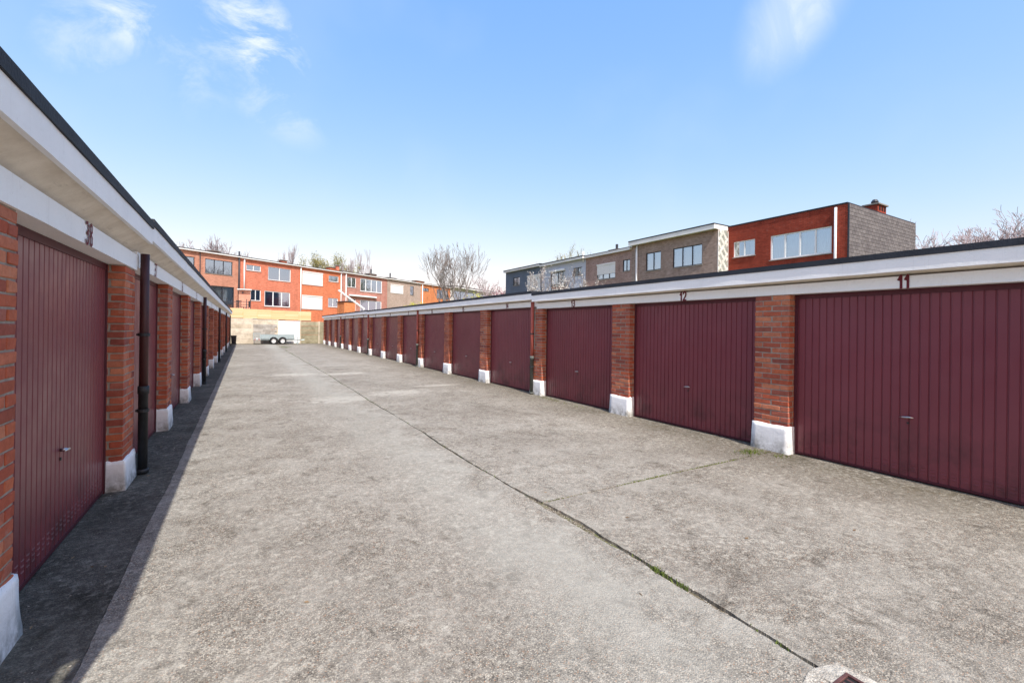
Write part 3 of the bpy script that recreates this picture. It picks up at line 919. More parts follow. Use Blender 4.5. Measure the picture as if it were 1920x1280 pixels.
# ------------------------------------------------------------------ trailer
tr = thing('flatbed_trailer', 'galvanised twin axle trailer parked along the white wall section', 'trailer', (0, 41.2, 0))
def ringwheel(x, y, r, w, front):
    wh = MB(); n = 28
    prof = [(.60, -.3), (.86, -.5), (.97, -.42), (1.0, -.2), (1.0, .2), (.97, .42), (.86, .5), (.60, .3)]
    for (rr, q) in prof:
        for j in range(n):
            a = 2 * pi * j / n; wh.v.append((r * rr * cos(a), q * w, r * rr * sin(a)))
    m = len(prof)
    for k in range(m):
        for j in range(n):
            a, b = k * n + j, k * n + (j + 1) % n; c_, d_ = ((k + 1) % m) * n + (j + 1) % n, ((k + 1) % m) * n + j
            wh.f.append((a, d_, c_, b)); wh.mi.append(0)
    tyre = part('tyre', wh, 'rubber', tr, True, loc=(x, y, r + .003))
    rim = MB(); n = 20
    prof = [(.60, -.32), (.56, -.34), (.50, -.18), (.28, -.12), (.22, -.26), (.10, -.30), (.001, -.30)]
    for (rr, q) in prof:
        for j in range(n):
            a = 2 * pi * j / n; rim.v.append((r * rr * cos(a), q * w * (1 if front else -1), r * rr * sin(a)))
    for k in range(len(prof) - 1):
        for j in range(n):
            a, b = k * n + j, k * n + (j + 1) % n
            rim.f.append((a, b, b + n, a + n)); rim.mi.append(0)
    part('rim', rim, 'rim', tyre)
for yy, fr_ in ((.10, True), (1.45, False)):
    for x in (2.06, 2.71): ringwheel(x, yy, .27, .17, fr_)
    f = MB()
    for x in (2.06, 2.71):
        for k in range(10):
            a0, a1 = pi * (k + .0) / 10, pi * (k + 1) / 10
            r0 = .315
            p = [(x + r0 * cos(a0), .28 + r0 * sin(a0)), (x + r0 * cos(a1), .28 + r0 * sin(a1))]
            y0, y1 = yy - .11, yy + .11
            f.quad((p[0][0], y0, p[0][1]), (p[1][0], y0, p[1][1]), (p[1][0], y1, p[1][1]), (p[0][0], y1, p[0][1]))
            f.quad((p[0][0], y0, p[0][1]), (p[1][0], y0, p[1][1]), (x + .30 * cos(a1), y0, .28 + .30 * sin(a1)), (x + .30 * cos(a0), y0, .28 + .30 * sin(a0)))
    part('fender', f, 'rubber', tr)
mb = MB(); mb.cbox(1.15, 3.55, .24, 1.32, .40, .46, .006); mb.cbox(1.2, 3.5, .3, .36, .32, .4, .005); mb.cbox(1.2, 3.5, 1.2, 1.26, .32, .4, .005)
part('bed', mb, 'galv', tr)
for yy in (.215, 1.32):
    mb = MB(); mb.cbox(1.13, 3.58, yy, yy + .025, .44, .76, .005)
    for z in (.52, .60, .68): mb.box(1.16, 3.55, yy - .006, yy - .001, z, z + .02)
    mb.box(1.12, 3.59, yy - .012, yy + .03, .762, .785)
    part('side_board', mb, 'galv', tr)
for x in (1.13, 1.75, 2.4, 3.0, 3.56):
    mb = MB(); mb.box(x - .02, x + .02, .18, .207, .38, .79); part('stake', mb, 'galv', tr)
mb = MB(); mb.cbox(3.56, 3.59, .25, 1.31, .44, .76, .004); part('front_board', mb, 'galv', tr)
mb = MB()
for x in (.64, 1.10): mb.box(x - .012, x + .012, .22, .245, .40, .90)
for k in range(6): mb.box(.65, 1.09, .224, .24, .46 + k * .08, .474 + k * .08)
for k in range(6): mb.box(.70 + k * .075, .714 + k * .075, .222, .238, .42, .89)
mb.box(.64, 1.1, .22, .245, .885, .91)
part('mesh_side', mb, 'galv', tr)
mb = MB()
for x in (.64,):
    mb.box(x - .012, x + .012, .25, 1.3, .88, .905); mb.box(x - .012, x + .012, 1.3, 1.325, .4, .905)
for k in range(12): mb.box(.634, .65, .27 + k * .086, .284 + k * .086, .42, .88)
part('tailgate', mb, 'galv', tr)
mb = MB(); mb.box(.64, 1.12, .24, 1.32, .385, .41); part('ramp_floor', mb, 'galv', tr)
mb = MB(); mb.cbox(.66, 1.1, .19, .215, .36, .43, .005); part('light_bar', mb, 'galv', tr)
for x in (.70, .98):
    mb = MB(); mb.cbox(x, x + .09, .165, .189, .365, .425, .004); part('tail_light', mb, 'red_lens', tr)
mb = MB(); mb.cbox(.80, .96, .176, .188, .44, .50, .002); part('number_plate', mb, 'frame_white', tr)
mb = MB()
for x in (2.98, 3.58): mb.tube([(x, .6, .76), (x, .6, 1.16)], .024, 8)
mb.tube([(2.98, .6, 1.16), (3.58, .6, 1.16)], .024, 8); mb.tube([(2.98, .6, .96), (3.58, .6, .96)], .016, 8)
part('ladder_rack', mb, 'galv', tr)
mb = MB(); mb.tube([(3.5, .45, .38), (4.15, .78, .34)], .035, 8); mb.tube([(3.5, 1.1, .38), (4.15, .80, .34)], .035, 8); mb.tube([(4.1, .79, .34), (4.4, .79, .36)], .035, 8)
part('drawbar', mb, 'galv', tr)
mb = MB(); mb.tube([(3.86, .66, .12), (3.86, .66, .62)], .022, 8); mb.tube([(3.86, .63, .1), (3.86, .69, .1)], .09, 14); mb.tube([(3.86, .66, .62), (3.93, .6, .66)], .01, 6)
part('jockey_wheel', mb, 'galv', tr)

# ------------------------------------------------------------------ houses
def facade_mb(x0, x1, ztop, holes, zbot=0.0, rev=.12):
    xs = sorted({x0, x1, *[h[0] for h in holes], *[h[1] for h in holes]})
    zs = sorted({zbot, ztop, *[h[2] for h in holes], *[h[3] for h in holes]})
    mb = MB()
    for a, b in zip(xs, xs[1:]):
        for c, d in zip(zs, zs[1:]):
            mx, mz = (a + b) / 2, (c + d) / 2
            if any(h[0] < mx < h[1] and h[2] < mz < h[3] for h in holes): continue
            mb.quad((a, 0, c), (b, 0, c), (b, 0, d), (a, 0, d))
    for h in holes:
        a, b, c, d = h[:4]
        mb.quad((a, 0, c), (a, rev, c), (a, rev, d), (a, 0, d)); mb.quad((b, 0, c), (b, 0, d), (b, rev, d), (b, rev, c))
        mb.quad((a, 0, d), (a, rev, d), (b, rev, d), (b, 0, d)); mb.quad((a, 0, c), (b, 0, c), (b, rev, c), (a, rev, c))
    return mb

def window(root, a, b, c, d, style, n=2, curtain=0.0, shut=0.0, splits=None, fr=.06):
    """frame set back in its opening, panes, sill; optional curtains and roller shutter"""
    fm = 'frame_white' if style == 'w' else 'frame_dark'
    y0, y1 = .04, .10
    mb = MB()
    mb.box(a, a + fr, y0, y1, c, d); mb.box(b - fr, b, y0, y1, c, d)
    mb.box(a + fr, b - fr, y0, y1, c, c + fr); mb.box(a + fr, b - fr, y0, y1, d - fr, d)
    xs = splits or [a + (b - a) * k / n for k in range(1, n)]
    for x in xs: mb.box(x - fr * .6, x + fr * .6, y0 + .004, y1, c + fr, d - fr)
    w = part('window', mb, fm, root)
    ex = [a] + xs + [b]
    for k in range(len(ex) - 1):
        g_ = MB(); g_.quad((ex[k] + fr * .5, .075, c + fr * .6), (ex[k + 1] - fr * .5, .075, c + fr * .6), (ex[k + 1] - fr * .5, .075, d - fr * .6), (ex[k] + fr * .5, .075, d - fr * .6))
        part('pane', g_, 'glass', w)
    mb = MB(); mb.box(a - .06, b + .06, -.05, .11, c - .05, c - .003); part('sill', mb, 'sill', w)
    if curtain:
        for k in range(len(ex) - 1):
            xa, xb = ex[k] + .08, ex[k + 1] - .08
            if curtain < 1:
                if random.random() > .6: xa = xa + (xb - xa) * (1 - curtain)
                else: xb = xb - (xb - xa) * (1 - curtain)
            m = max(6, int((xb - xa) / .05)); cu = MB()
            pts = [(xa + (xb - xa) * j / m, .20 + .03 * sin(j * 1.9 + k) + .01 * random.random()) for j in range(m + 1)]
            for p, q in zip(pts, pts[1:]): cu.quad((p[0], p[1], c + .06), (q[0], q[1], c + .06), (q[0], q[1], d - .02), (p[0], p[1], d - .02))
            part('curtain', cu, 'curtain', w)
    if shut:
        s0 = d - (d - c) * shut; mb = MB(); z = s0
        while z < d - .14:
            mb.cbox(a + .03, b - .03, .012, .032, z, min(z + .052, d - .13), .006); z += .055
        mb.box(a + .0, b - .0, -.03, .035, d - .13, d)
        part('shutter', mb, 'shutter', w)
    bk = MB(); bk.quad((a - .3, .9, c - .3), (b + .3, .9, c - .3), (b + .3, .9, d + .2), (a - .3, .9, d + .2)); part('room_shade', bk, 'dark', w)  # dark sheet behind the panes, the unlit room painted as colour
    return w

def house(lab, origin, rz, x0, x1, ztop, wallmat, wins, depth=9.0, over=.25, fh=.17, felt=.05, side=None, group=None, ftop=None, fasc='fascia_white', y=0.0, roofdrop=0.0):
    root = thing('house', lab, 'house', origin, rz, group)
    hs = [w[:4] for w in wins]
    f = obj('front_wall', facade_mb(x0, x1, ztop - fh, hs).mesh('front_wall', wallmat), root)
    mb = MB()
    mb.quad((x0, 0.001, 0), (x0, 0.001, ztop - fh), (x0, depth, ztop - fh), (x0, depth, 0)); mb.quad((x1, .001, 0), (x1, depth, 0), (x1, depth, ztop - fh), (x1, .001, ztop - fh))
    mb.quad((x0, depth, 0), (x0, depth, ztop - fh), (x1, depth, ztop - fh), (x1, depth, 0))
    part('side_walls', mb, wallmat, root)
    mb = MB(); mb.box(x0 + .002, x1 - .002, -over + .02, depth, ztop - fh + .002, ztop - felt - .002); rf = part('roof', mb, fasc, root)
    mb = MB(); mb.box(x0 + .002, x1 - .002, -over, -over + .018, ztop - fh - .02, ztop - felt); part('fascia', mb, fasc, root)
    mb = MB(); mb.box(x0, x1, -over - .02, depth + .02, ztop - felt + .001, ztop + .015); part('roof_edge', mb, 'felt', root)
    for w in wins: window(root, *w[:4], *w[4:][0], **w[5] if len(w) > 5 else {})
    return root

def chimney(root, x, y, z0, z1, wx, wy, mat, cap=True, pot=None):
    mb = MB(); mb.box(x, x + wx, y, y + wy, z0, z1); c = part('chimney', mb, mat, root)
    mb = MB(); mb.cbox(x - .1, x + wx + .1, y - .1, y + wy + .1, z1 + .001, z1 + .1, .01); part('chimney_cap', mb, 'slab_grey', c)
    if pot:
        mb = MB(); mb.tube([(x + wx / 2, y + wy / 2, z1 + .1), (x + wx / 2, y + wy / 2, z1 + .1 + pot)], .12, 10); part('chimney_pot', mb, 'frame_dark', c)
    return c

def wallpipe(root, x, z0, z1, m, r=.06):
    mb = MB(); mb.tube([(x, -.09, z0), (x, -.09, z1)], r, 8); return part('downpipe', mb, m, root, True)

HD = 58.0
TP = (-0.245, 60.536, 0.0); TR = R(90 - HD)
GT = 'terraced houses behind the end of the yard'
def TH(lab, x0, x1, zt, m, wins, **k): return house(lab, TP, TR, x0, x1, zt, m, wins, group=GT, **k)
h1 = TH('salmon brick terraced house with black framed windows, leftmost behind the wooden fence', -16, -.25, 9.38, 'wb_salmon',
   [(-4.04, -1.14, 7.07, 8.6, ('d',), dict(n=3, curtain=0)), (-8.2, -5.08, 7.65, 8.57, ('d',), dict(n=3)), (-3.4, -.93, 3.3, 5.77, ('d',), dict(n=2, curtain=1.0))])
wallpipe(h1, -4.6, 2.5, 9.15, 'frame_dark', .04); wallpipe(h1, -.45, 2.5, 9.9, 'frame_dark', .09)
chimney(h1, -1.6, 3.2, 9.3, 10.0, .8, .6, 'wb_salmon')
h2 = TH('bright red brick terraced house with four white framed windows above the trailer', -.24, 7.5, 9.36, 'wb_red',
   [(.44, 2.2, 7.9, 8.55, ('w',), dict(n=2)), (3.13, 6.18, 7.07, 8.65, ('w',), dict(n=2)), (.98, 2.24, 4.43, 5.71, ('w',), dict(n=2)), (2.7, 6.15, 3.85, 5.70, ('w',), dict(n=3, fr=.09))])
wallpipe(h2, .16, 4.9, 9.15, 'frame_white', .07); chimney(h2, 6.35, 2.0, 9.3, 9.95, .75, .6, 'wb_red')
h3 = TH('orange brick terraced house with two closed white roller shutters', 7.51, 14.3, 9.34, 'wb_orange',
   [(7.86, 11.12, 6.98, 8.72, ('w',), dict(n=2, shut=1.0)), (7.82, 11.1, 3.78, 5.58, ('w',), dict(n=2, shut=1.0)), (12.07, 13.75, 7.75, 8.58, ('w',), dict(n=1, curtain=1.0)), (12.02, 13.7, 4.22, 5.47, ('w',), dict(n=2, curtain=.55))])
wallpipe(h3, 7.6, 2.0, 9.15, 'frame_white', .06); wallpipe(h3, 14.15, 2.0, 9.15, 'frame_white', .06)
chimney(h3, 13.6, 1.6, 9.3, 9.95, 1.2, .8, 'wb_orange'); chimney(h3, 14.4, 1.0, 9.3, 10.25, .35, .35, 'wb_red')
chimney(h3, 8.6, 6.5, 9.3, 10.1, 2.6, 1.2, 'frame_dark')
h4 = TH('pinkish brown brick terraced house with a wide white window and white awning box', 14.31, 23.55, 9.40, 'wb_pink',
   [(15.3, 17.0, 7.28, 8.72, ('w',), dict(n=2, curtain=1.0)), (17.83, 22.37, 6.85, 8.8, ('w',), dict(n=4, curtain=1.0, fr=.1)), (17.85, 22.3, 3.4, 5.55, ('w',), dict(splits=[19.6, 21.2], fr=.1)), (15.5, 17.0, 3.9, 5.6, ('w',), dict(n=2))])
wallpipe(h4, 15.05, 2.0, 9.15, 'frame_white', .07)
mb = MB(); mb.cbox(15.6, 21.0, -.32, -.06, 5.98, 6.2, .03); part('awning_box', mb, 'frame_white', h4)
chimney(h4, 21.9, 2.2, 9.3, 10.0, 1.5, .9, 'wb_grey', pot=.75); chimney(h4, 17.0, 5.5, 9.3, 10.3, .7, .6, 'slab_grey')
h5 = TH('greyish brick terraced house with one closed white shutter and a narrow dark window', 23.56, 32.0, 9.44, 'wb_grey',
   [(24.3, 27.43, 7.12, 8.53, ('w',), dict(n=2, shut=1.0)), (29.15, 30.07, 7.1, 8.63, ('d',), dict(n=1))])
chimney(h5, 27.2, 3.2, 9.35, 10.0, 1.9, .9, 'wb_grey', pot=.8); chimney(h5, 30.4, 6.0, 9.35, 9.75, 3.0, .9, 'slab_grey')
h6 = TH('orange brick terraced house behind the bare tree with a dark curtained window', 32.01, 41.0, 9.45, 'wb_orange2',
   [(32.6, 34.25, 8.12, 8.63, ('d',), dict(n=2)), (36.65, 40.2, 7.05, 8.7, ('d',), dict(n=3, curtain=.6))])
wallpipe(h6, 32.35, 2.0, 9.2, 'frame_white', .08)
chimney(h6, 33.9, 2.6, 9.35, 10.1, 2.3, 1.0, 'wb_orange2')
h7 = TH('low white house with long flat roof and dark glazing right of the bare tree', 41.01, 57.5, 9.75, 'render_white',
   [(42.2, 56.8, 6.6, 8.9, ('d',), dict(n=6))], over=1.2, fh=.35, felt=.14)

# small brick annexe on the raised terrace, its canopy, railing and chairs
an = thing('brick_annexe', 'small orange brick annexe with a thin white canopy above the wooden fence', 'annexe', (-.50, 50.6, 0))
mb = MB(); mb.box(0, .98, 0, 1.6, 0, 4.9); part('wall', mb, 'wb_salmon', an)
mb = MB(); mb.cbox(-.12, 1.08, -.35, 1.65, 4.902, 4.97, .01); part('canopy', mb, 'fascia_white', an)
mb = MB(); mb.tube([(.35, -.06, 4.55), (.35, -.06, 4.75)], .05, 8); mb.box(.33, .37, -.1, 0, 4.66, 4.7); part('wall_lamp', mb, 'frame_dark', an)
tc_ = thing('raised_terrace', 'raised white terrace edge behind the wooden fence', 'terrace', (0, 44.0, 0))
mb = MB(); mb.box(-7, 2.0, .6, 6.4, 0, 2.74); part('deck', mb, 'render_white', tc_)
rl = thing('terrace_railing', 'black metal railing with curved ornament on the raised terrace, upper left', 'railing', (0, 47.0, 2.74))
mb = MB()
mb.box(-4.5, .5, -.02, .02, .82, .86); mb.box(-4.5, .5, -.02, .02, .08, .11); part('rail', mb, 'frame_dark', rl)
for x in (-3.4, -2.4, -1.35, -.95, .15, .45):
    mb = MB(); mb.tube([(x, 0, 0), (x, 0, 1.12)], .03, 6); part('post', mb, 'frame_dark', rl)
for k in range(5):
    mb = MB(); x = -3.2 + k * .48; mb.tube([(x + .2 * cos(a), 0, .12 + .7 * sin(a)) for a in [pi * q / 10 for q in range(11)]], .018, 5); part('ornament', mb, 'frame_dark', rl)
ch = None
def garden_chair(x, y, rz, lab):
    t = thing('garden_chair', lab, 'chair', (x, y, 2.74), rz, 'chairs on the raised terrace')
    mb = MB(); mb.cbox(-.24, .24, -.24, .24, .42, .45, .008); part('seat', mb, 'black', t)
    mb = MB()
    for k in range(5): mb.box(-.22 + k * .1, -.18 + k * .1, .22, .245, .46, .98)
    mb.box(-.25, .25, .215, .25, .96, 1.02); part('backrest', mb, 'black', t)
    for sx in (-1, 1):
        for sy in (-1, 1):
            mb = MB(); mb.tube([(sx * .24, sy * .24, 0), (sx * .21, sy * .21, .42)], .02, 6); part('leg', mb, 'black', t)
        mb = MB(); mb.box(sx * .24 - .02, sx * .24 + .02, -.22, .24, .64, .67); part('armrest', mb, 'black', t)
garden_chair(-.35, 48.0, .5, 'black garden chair on the raised terrace, nearer the annexe')
garden_chair(.18, 48.3, -1.2, 'black garden chair on the raised terrace, right of the other')

# slanting white boom of a folded parasol behind the right row
pb = thing('white_boom', 'long slanting white pole rising behind the far right garage roofs', 'pole', (0, 0, 0))
mb = MB(); mb.tube([(7.75, 46, 5.0), (10.2, 46, 3.25)], [.09, .09], 6); part('boom', mb, 'frame_white', pb)
mb = MB(); mb.tube([(10.15, 46, 0), (10.15, 46, 3.3)], .05, 8); part('stand', mb, 'frame_white', pb)
# low outbuildings seen over the right row
lo = thing('brick_outbuilding', 'low orange brick garden outbuilding with dark roof left of the pink house', 'outbuilding', (9.5, 52.6, 0), R(12))
mb = MB(); mb.box(0, 1.25, 0, 2, 0, 4.25); part('wall', mb, 'wb_orange2', lo)
mb = MB(); mb.box(-.08, 1.33, -.08, 2.1, 4.26, 4.34); part('roof', mb, 'felt', lo)

# right-hand houses: facades parallel to the garage rows
def RH(lab, X, Ya, Yb, zt, m, wins, **k):
    return house(lab, (X, 0, 0), R(-90), -Yb, -Ya, zt, m, [(-w[1], -w[0], *w[2:]) for w in wins], group='houses beyond the right garages', **k)
q = 1.04
sc = lambda y0, y1, z0, z1: (y0 * q, y1 * q, 1.5 + (z0 - 1.5) * q, 1.5 + (z1 - 1.5) * q)
r1 = RH('dark red brick house with white four light window and grey shingled side wall', 29.12, 12.38, 19.69, 8.86, 'wb_dkred',
   [(*sc(17.06, 18.53, 6.43, 7.46), ('w',), dict(n=2, curtain=.6)), (*sc(12.67, 16.07, 5.95, 7.45), ('w',), dict(n=4, curtain=1.0, fr=.08))], over=.02, fh=.05, felt=.04, fasc='frame_dark', depth=9.3)
wallpipe(r1, -12.95, 3, 8.67, 'frame_white', .07)
sh = MB()
Lx, zt0 = 9.3, 8.80
rows = 41
for j in range(rows):
    z = .2 + j * .21
    topz = z + .25
    for k in range(34):
        y = k * .36 + (.18 if j % 2 else 0)
        y1 = min(y + .345, Lx)
        lim = 8.805
        if z > lim - .05 or y1 - y < .05: continue
        tz = min(z + .26, lim)
        # local x is -Y: the near side wall stands at x = -12.38 facing +x
        X0 = -12.38
        e = .018 + .006 * random.random()
        sh.v += [(X0 + e, y, z), (X0 + e, y1, z), (X0 + .006, y1, tz), (X0 + .006, y, tz), (X0 + e - .01, y, z), (X0 + e - .01, y1, z)]
        i = len(sh.v) - 6
        sh.f += [(i, i + 1, i + 2, i + 3), (i, i + 4, i + 5, i + 1)]; sh.mi += [0, 0]
part('side_shingles', sh, 'shingle', r1, kind='stuff')
mb = MB(); mb.box(-12.37, -12.30, -.02, .05, 0, 8.83); part('corner_trim', mb, 'frame_dark', r1)
c = chimney(r1, -14.0, 6.0, 8.5, 9.85, .75, 1.25, 'wb_dkred')
mb = MB()
for k in range(3): mb.box(-13.252, -13.24, 6.2 + k * .36, 6.42 + k * .36, 9.5, 9.78)  # dark plates on the chimney face, flue shade put into their colour
part('flue_shade', mb, 'dark', c)
mb = MB(); mb.tube([(-13.6, 6.5, 9.95), (-13.6, 6.5, 10.15), (-13.6, 6.5, 10.3)], [.1, .22, .12], 10); part('chimney_cowl', mb, 'frame_dark', c)
mb = MB()
for k in range(24):
    a = pi * k / 24
mb.tube([(-16.6, 2.0, 8.85), (-16.6, 2.0, 9.15), (-16.6, 2.0, 9.3)], [.35, .3, .05], 12); part('roof_dome', mb, 'frame_white', r1)
r2 = RH('brown brick house with deep white roof edge and scale tiled side', 28.0, 19.7, 27.75, 8.92, 'wb_brown',
   [(24.64, 26.17, 6.32, 7.76, ('d',), dict(n=2, curtain=1.0)), (20.93, 23.5, 6.28, 7.75, ('d',), dict(n=3, curtain=1.0))], over=.42, fh=.36, felt=.07, depth=9.5)
wallpipe(r2, -27.1, 3, 8.5, 'frame_white', .08)
for tone in (0, 1):
    st = MB()
    for j in range(52):
        for k in range(5):
            if ((j + k) % 3 == 0) != (tone == 1): continue
            w_ = .275; y = k * w_ + (w_ / 2 if j % 2 else 0); z = 1.0 + j * .17
            if y + w_ > 1.12 or z > 8.4: continue
            X0 = -19.7; e = .02
            st.v += [(X0 + e, y + w_ / 2, z - .06), (X0 + e, y + w_ - .012, z + .1), (X0 + .008, y + w_ - .012, z + .24), (X0 + .008, y + .012, z + .24), (X0 + e, y + .012, z + .1)]
            i = len(st.v) - 5; st.f.append((i, i + 1, i + 2, i + 3, i + 4)); st.mi.append(0)
    part('scale_tiles', st, 'scale_dark' if tone else 'scale_pale', r2, kind='stuff')
mb = MB(); mb.box(-19.695, -19.66, -.01, .03, 0, 8.5); mb.box(-19.695, -19.66, 1.08, 1.115, 0, 8.5); part('corner_trim', mb, 'fascia_white', r2)
r3 = RH('purple brown brick house with half lowered white shutter between grey and brown houses', 28.0, 27.76, 33.72, 8.52, 'wb_brown2',
   [(29.7, 32.15, 6.1, 7.52, ('d',), dict(n=3, shut=.68, curtain=1.0)), (27.95, 28.8, 6.55, 7.54, ('d',), dict(n=2, curtain=1.0))], over=.25, fh=.22, felt=.03)
chimney(r3, -32.2, 1.6, 8.4, 8.95, 1.1, .8, 'render_white', pot=.5)
r4 = RH('light grey rendered house with dark windows behind the white blossom', 28.0, 33.73, 41.02, 8.57, 'render_grey',
   [(37.0, 39.4, 5.4, 7.45, ('d',), dict(n=2, curtain=.5)), (34.24, 35.6, 6.82, 7.58, ('d',), dict(n=2))], over=.4, fh=.26, felt=.08)
mb = MB(); mb.cbox(-39.6, -36.9, -.2, -.02, 7.5, 7.72, .02); part('awning_box', mb, 'frame_white', r4)
wallpipe(r4, -34.0, 8.0, 9.0, 'frame_white', .07)
r5 = RH('dark slate grey house with one closed white shutter, farthest in its row', 28.0, 41.03, 49.1, 8.68, 'render_dark',
   [(45.75, 47.26, 6.7, 7.67, ('d',), dict(n=2, curtain=1.0)), (41.4, 44.15, 5.6, 7.62, ('w',), dict(n=2, shut=1.0))], over=.35, fh=.24, felt=.08)
chimney(r5, -46.5, 1.8, 8.55, 8.9, 1.4, .8, 'render_white', pot=.25)

# ------------------------------------------------------------------ trees and shrubs
def grow(mb, p, d, L, r, depth, rng, spread=.6, up=.15, tips=None, kids=(2, 4), shr=.68, minr=.01, seg=4):
    pts = [p.copy()]; rads = [r]; dd = d.copy()
    for k in range(seg):
        dd = (dd + Vector((rng.gauss(0, .11), rng.gauss(0, .11), rng.gauss(0, .06) + up * .35))).normalized()
        pts.append(pts[-1] + dd * L / seg); rads.append(max(minr, r * (1 - .45 * (k + 1) / seg)))
    mb.tube(pts, rads, 3 if r < .03 else (5 if r < .09 else 8), cap=False)
    if depth == 0:
        if tips is not None: tips.append((pts[-1], dd)); tips.append((pts[-3], dd))
        return
    n = rng.randint(*kids)
    for k in range(n):
        j = seg if k == 0 else rng.randint(max(1, seg - 3), seg)
        a = Vector((rng.gauss(0, 1), rng.gauss(0, 1), rng.gauss(0, .55))); a = (a - dd * a.dot(dd)).normalized()
        s_ = spread * rng.uniform(.6, 1.25) * (.5 if k == 0 else 1)
        nd = (dd + a * s_ + Vector((0, 0, up))).normalized()
        grow(mb, pts[j], nd, L * shr * rng.uniform(.8, 1.2), rads[j] * (.82 if k == 0 else .62), depth - 1, rng, spread, up, tips, kids, shr, minr, seg)

def leaves(tips, rng, n, size, spread):
    mb = MB()
    for p, d in tips:
        for _ in range(n):
            c = p + Vector((rng.gauss(0, spread), rng.gauss(0, spread), rng.gauss(0, spread)))
            a = Vector((rng.gauss(0, 1), rng.gauss(0, 1), rng.gauss(0, 1))).normalized(); b = a.orthogonal().normalized()
            s_ = size * rng.uniform(.6, 1.3)
            mb.quad(c - a * s_, c + b * s_ * .6, c + a * s_, c - b * s_ * .6)
    return mb

def tree(name, lab, cat, loc, stems, seed, bark='bark', L=3, r=.2, depth=5, leaf=None, group=None, **kw):
    rng = random.Random(seed); t = thing(name, lab, cat, loc, 0, group)
    tips = []; tk = MB(); cr = MB()
    for (ang, lean, ll, rr) in stems:
        d = Vector((sin(ang) * lean, cos(ang) * lean, 1)).normalized()
        p = Vector((sin(ang) * .1, cos(ang) * .1, -.05))
        pts = [p]; rads = [rr]
        for k in range(5):
            d = (d + Vector((rng.gauss(0, .04), rng.gauss(0, .04), 0))).normalized(); pts.append(pts[-1] + d * ll / 5); rads.append(rr * (1 - .25 * (k + 1) / 5))
        tk.tube(pts, rads, 9, cap=False)
        nb = kw.get('nb', 3)
        for k in range(nb):
            a = Vector((rng.gauss(0, 1), rng.gauss(0, 1), .1)).normalized()
            j = 5 if k == 0 else rng.randint(3, 5)
            grow(cr, pts[j], (d + a * kw.get('sp0', .55) * (0.3 if k == 0 else 1)).normalized(), L * rng.uniform(.85, 1.15), rads[j] * .8, depth, rng,
                 kw.get('spread', .6), kw.get('up', .15), tips, kw.get('kids', (2, 3)), kw.get('shr', .7), kw.get('minr', .012), kw.get('seg', 4))
    part('trunk', tk, bark, t, True); part('branches', cr, bark, t)
    if leaf: part(leaf[3], leaves(tips, rng, leaf[1], leaf[2], leaf[4]), leaf[0], t)
    return t

tree('bare_tree', 'large leafless garden tree with many stems behind the right garages', 'tree', (19.3, 46.2, 0),
     [(0.3, .12, 4.0, .17), (2.2, .26, 3.7, .15), (4.0, .24, 4.0, .14), (5.4, .12, 4.4, .16)], 12, 'bark', 2.1, .12, 5, minr=.014, spread=.6, up=.16, kids=(2, 3), shr=.74, sp0=.42, nb=3)
far = [('bare_tree', 'wide bare tree crown rising behind the leftmost salmon house', (-5.6, 119, 0), 19.6, 9, 'bark_far', None, 3),
       ('bare_tree', 'bare tree crown at the far left, behind the leftmost salmon house', (-10.6, 122, 0), 18.3, 8, 'bark_far', None, 4),
       ('bare_tree', 'bare tree crown over the chimney of the salmon house', (-1.2, 116, 0), 16.8, 6, 'bark_far', None, 5)]
for nm, lab, loc, h, w, bk, lf, sd_ in far:
    tree(nm, lab, 'tree', loc, [(0, .05, h * .36, .3), (1.3, .45, h * .33, .22), (3.4, .45, h * .33, .22), (5, .4, h * .33, .22)], sd_, bk, h * .21, .22, 5, minr=.03, spread=.55, up=.1, kids=(3, 4), shr=.72, seg=3, group='bare trees on the skyline')
def poplar(lab, loc, h, sd_, bk='bark_far', leaf=None, spread=.3):
    return tree('poplar_tree', lab, 'tree', loc, [(0, .02, h * .45, .22), (3, .06, h * .4, .14)], sd_, bk, h * .2, .12, 4, minr=.02, spread=spread, up=.4, kids=(3, 4), shr=.68, seg=3, sp0=.4, leaf=leaf)
poplar('slim bare poplar above the bright red house roof', (7.1, 112, 0), 19.5, 21)
poplar('slim bare poplar right of the orange house chimney', (20, 104.3, 0), 17.8, 22)
tree('budding_tree', 'olive green budding tree above the orange shuttered house', 'tree', (16.2, 106.5, 0), [(0, .05, 6.5, .3), (2, .2, 6.2, .2), (4.2, .2, 6.2, .2)], 23, 'bark_green', 3.9, .2, 4, minr=.02, spread=.5, up=.25, kids=(2, 4), seg=3, leaf=('leaf_bud', 5, .16, .1, 'foliage', .35) and ('leaf_bud', 5, .13, 'foliage', .35))
tree('budding_tree', 'rounded tree with yellowish buds behind the light grey house', 'tree', (45.8, 60, 0), [(0, .03, 6.2, .28), (2, .25, 5.6, .2), (4.2, .25, 5.6, .2)], 24, 'bark_green', 3.3, .2, 4, minr=.02, spread=.6, up=.1, kids=(2, 4), seg=3, leaf=('leaf_bud', 4, .09, 'foliage', .3))
tree('bare_tree', 'thin bare tree behind the dark grey house roof', 'tree', (50.3, 74.8, 0), [(0, .05, 6.5, .2), (3, .2, 6, .15)], 25, 'bark_far', 3.2, .12, 4, minr=.02, spread=.5, up=.2, seg=3)
tree('bare_tree', 'bare twiggy tree standing right of the shingled house wall', 'tree', (79, 23.0, 0), [(0, .15, 6.8, .25), (2, .5, 6.3, .2), (4.2, .5, 6.3, .2), (5.4, .4, 6.5, .2)], 26, 'bark_far', 2.9, .2, 5, minr=.024, spread=.75, up=.06, kids=(3, 4), seg=3)
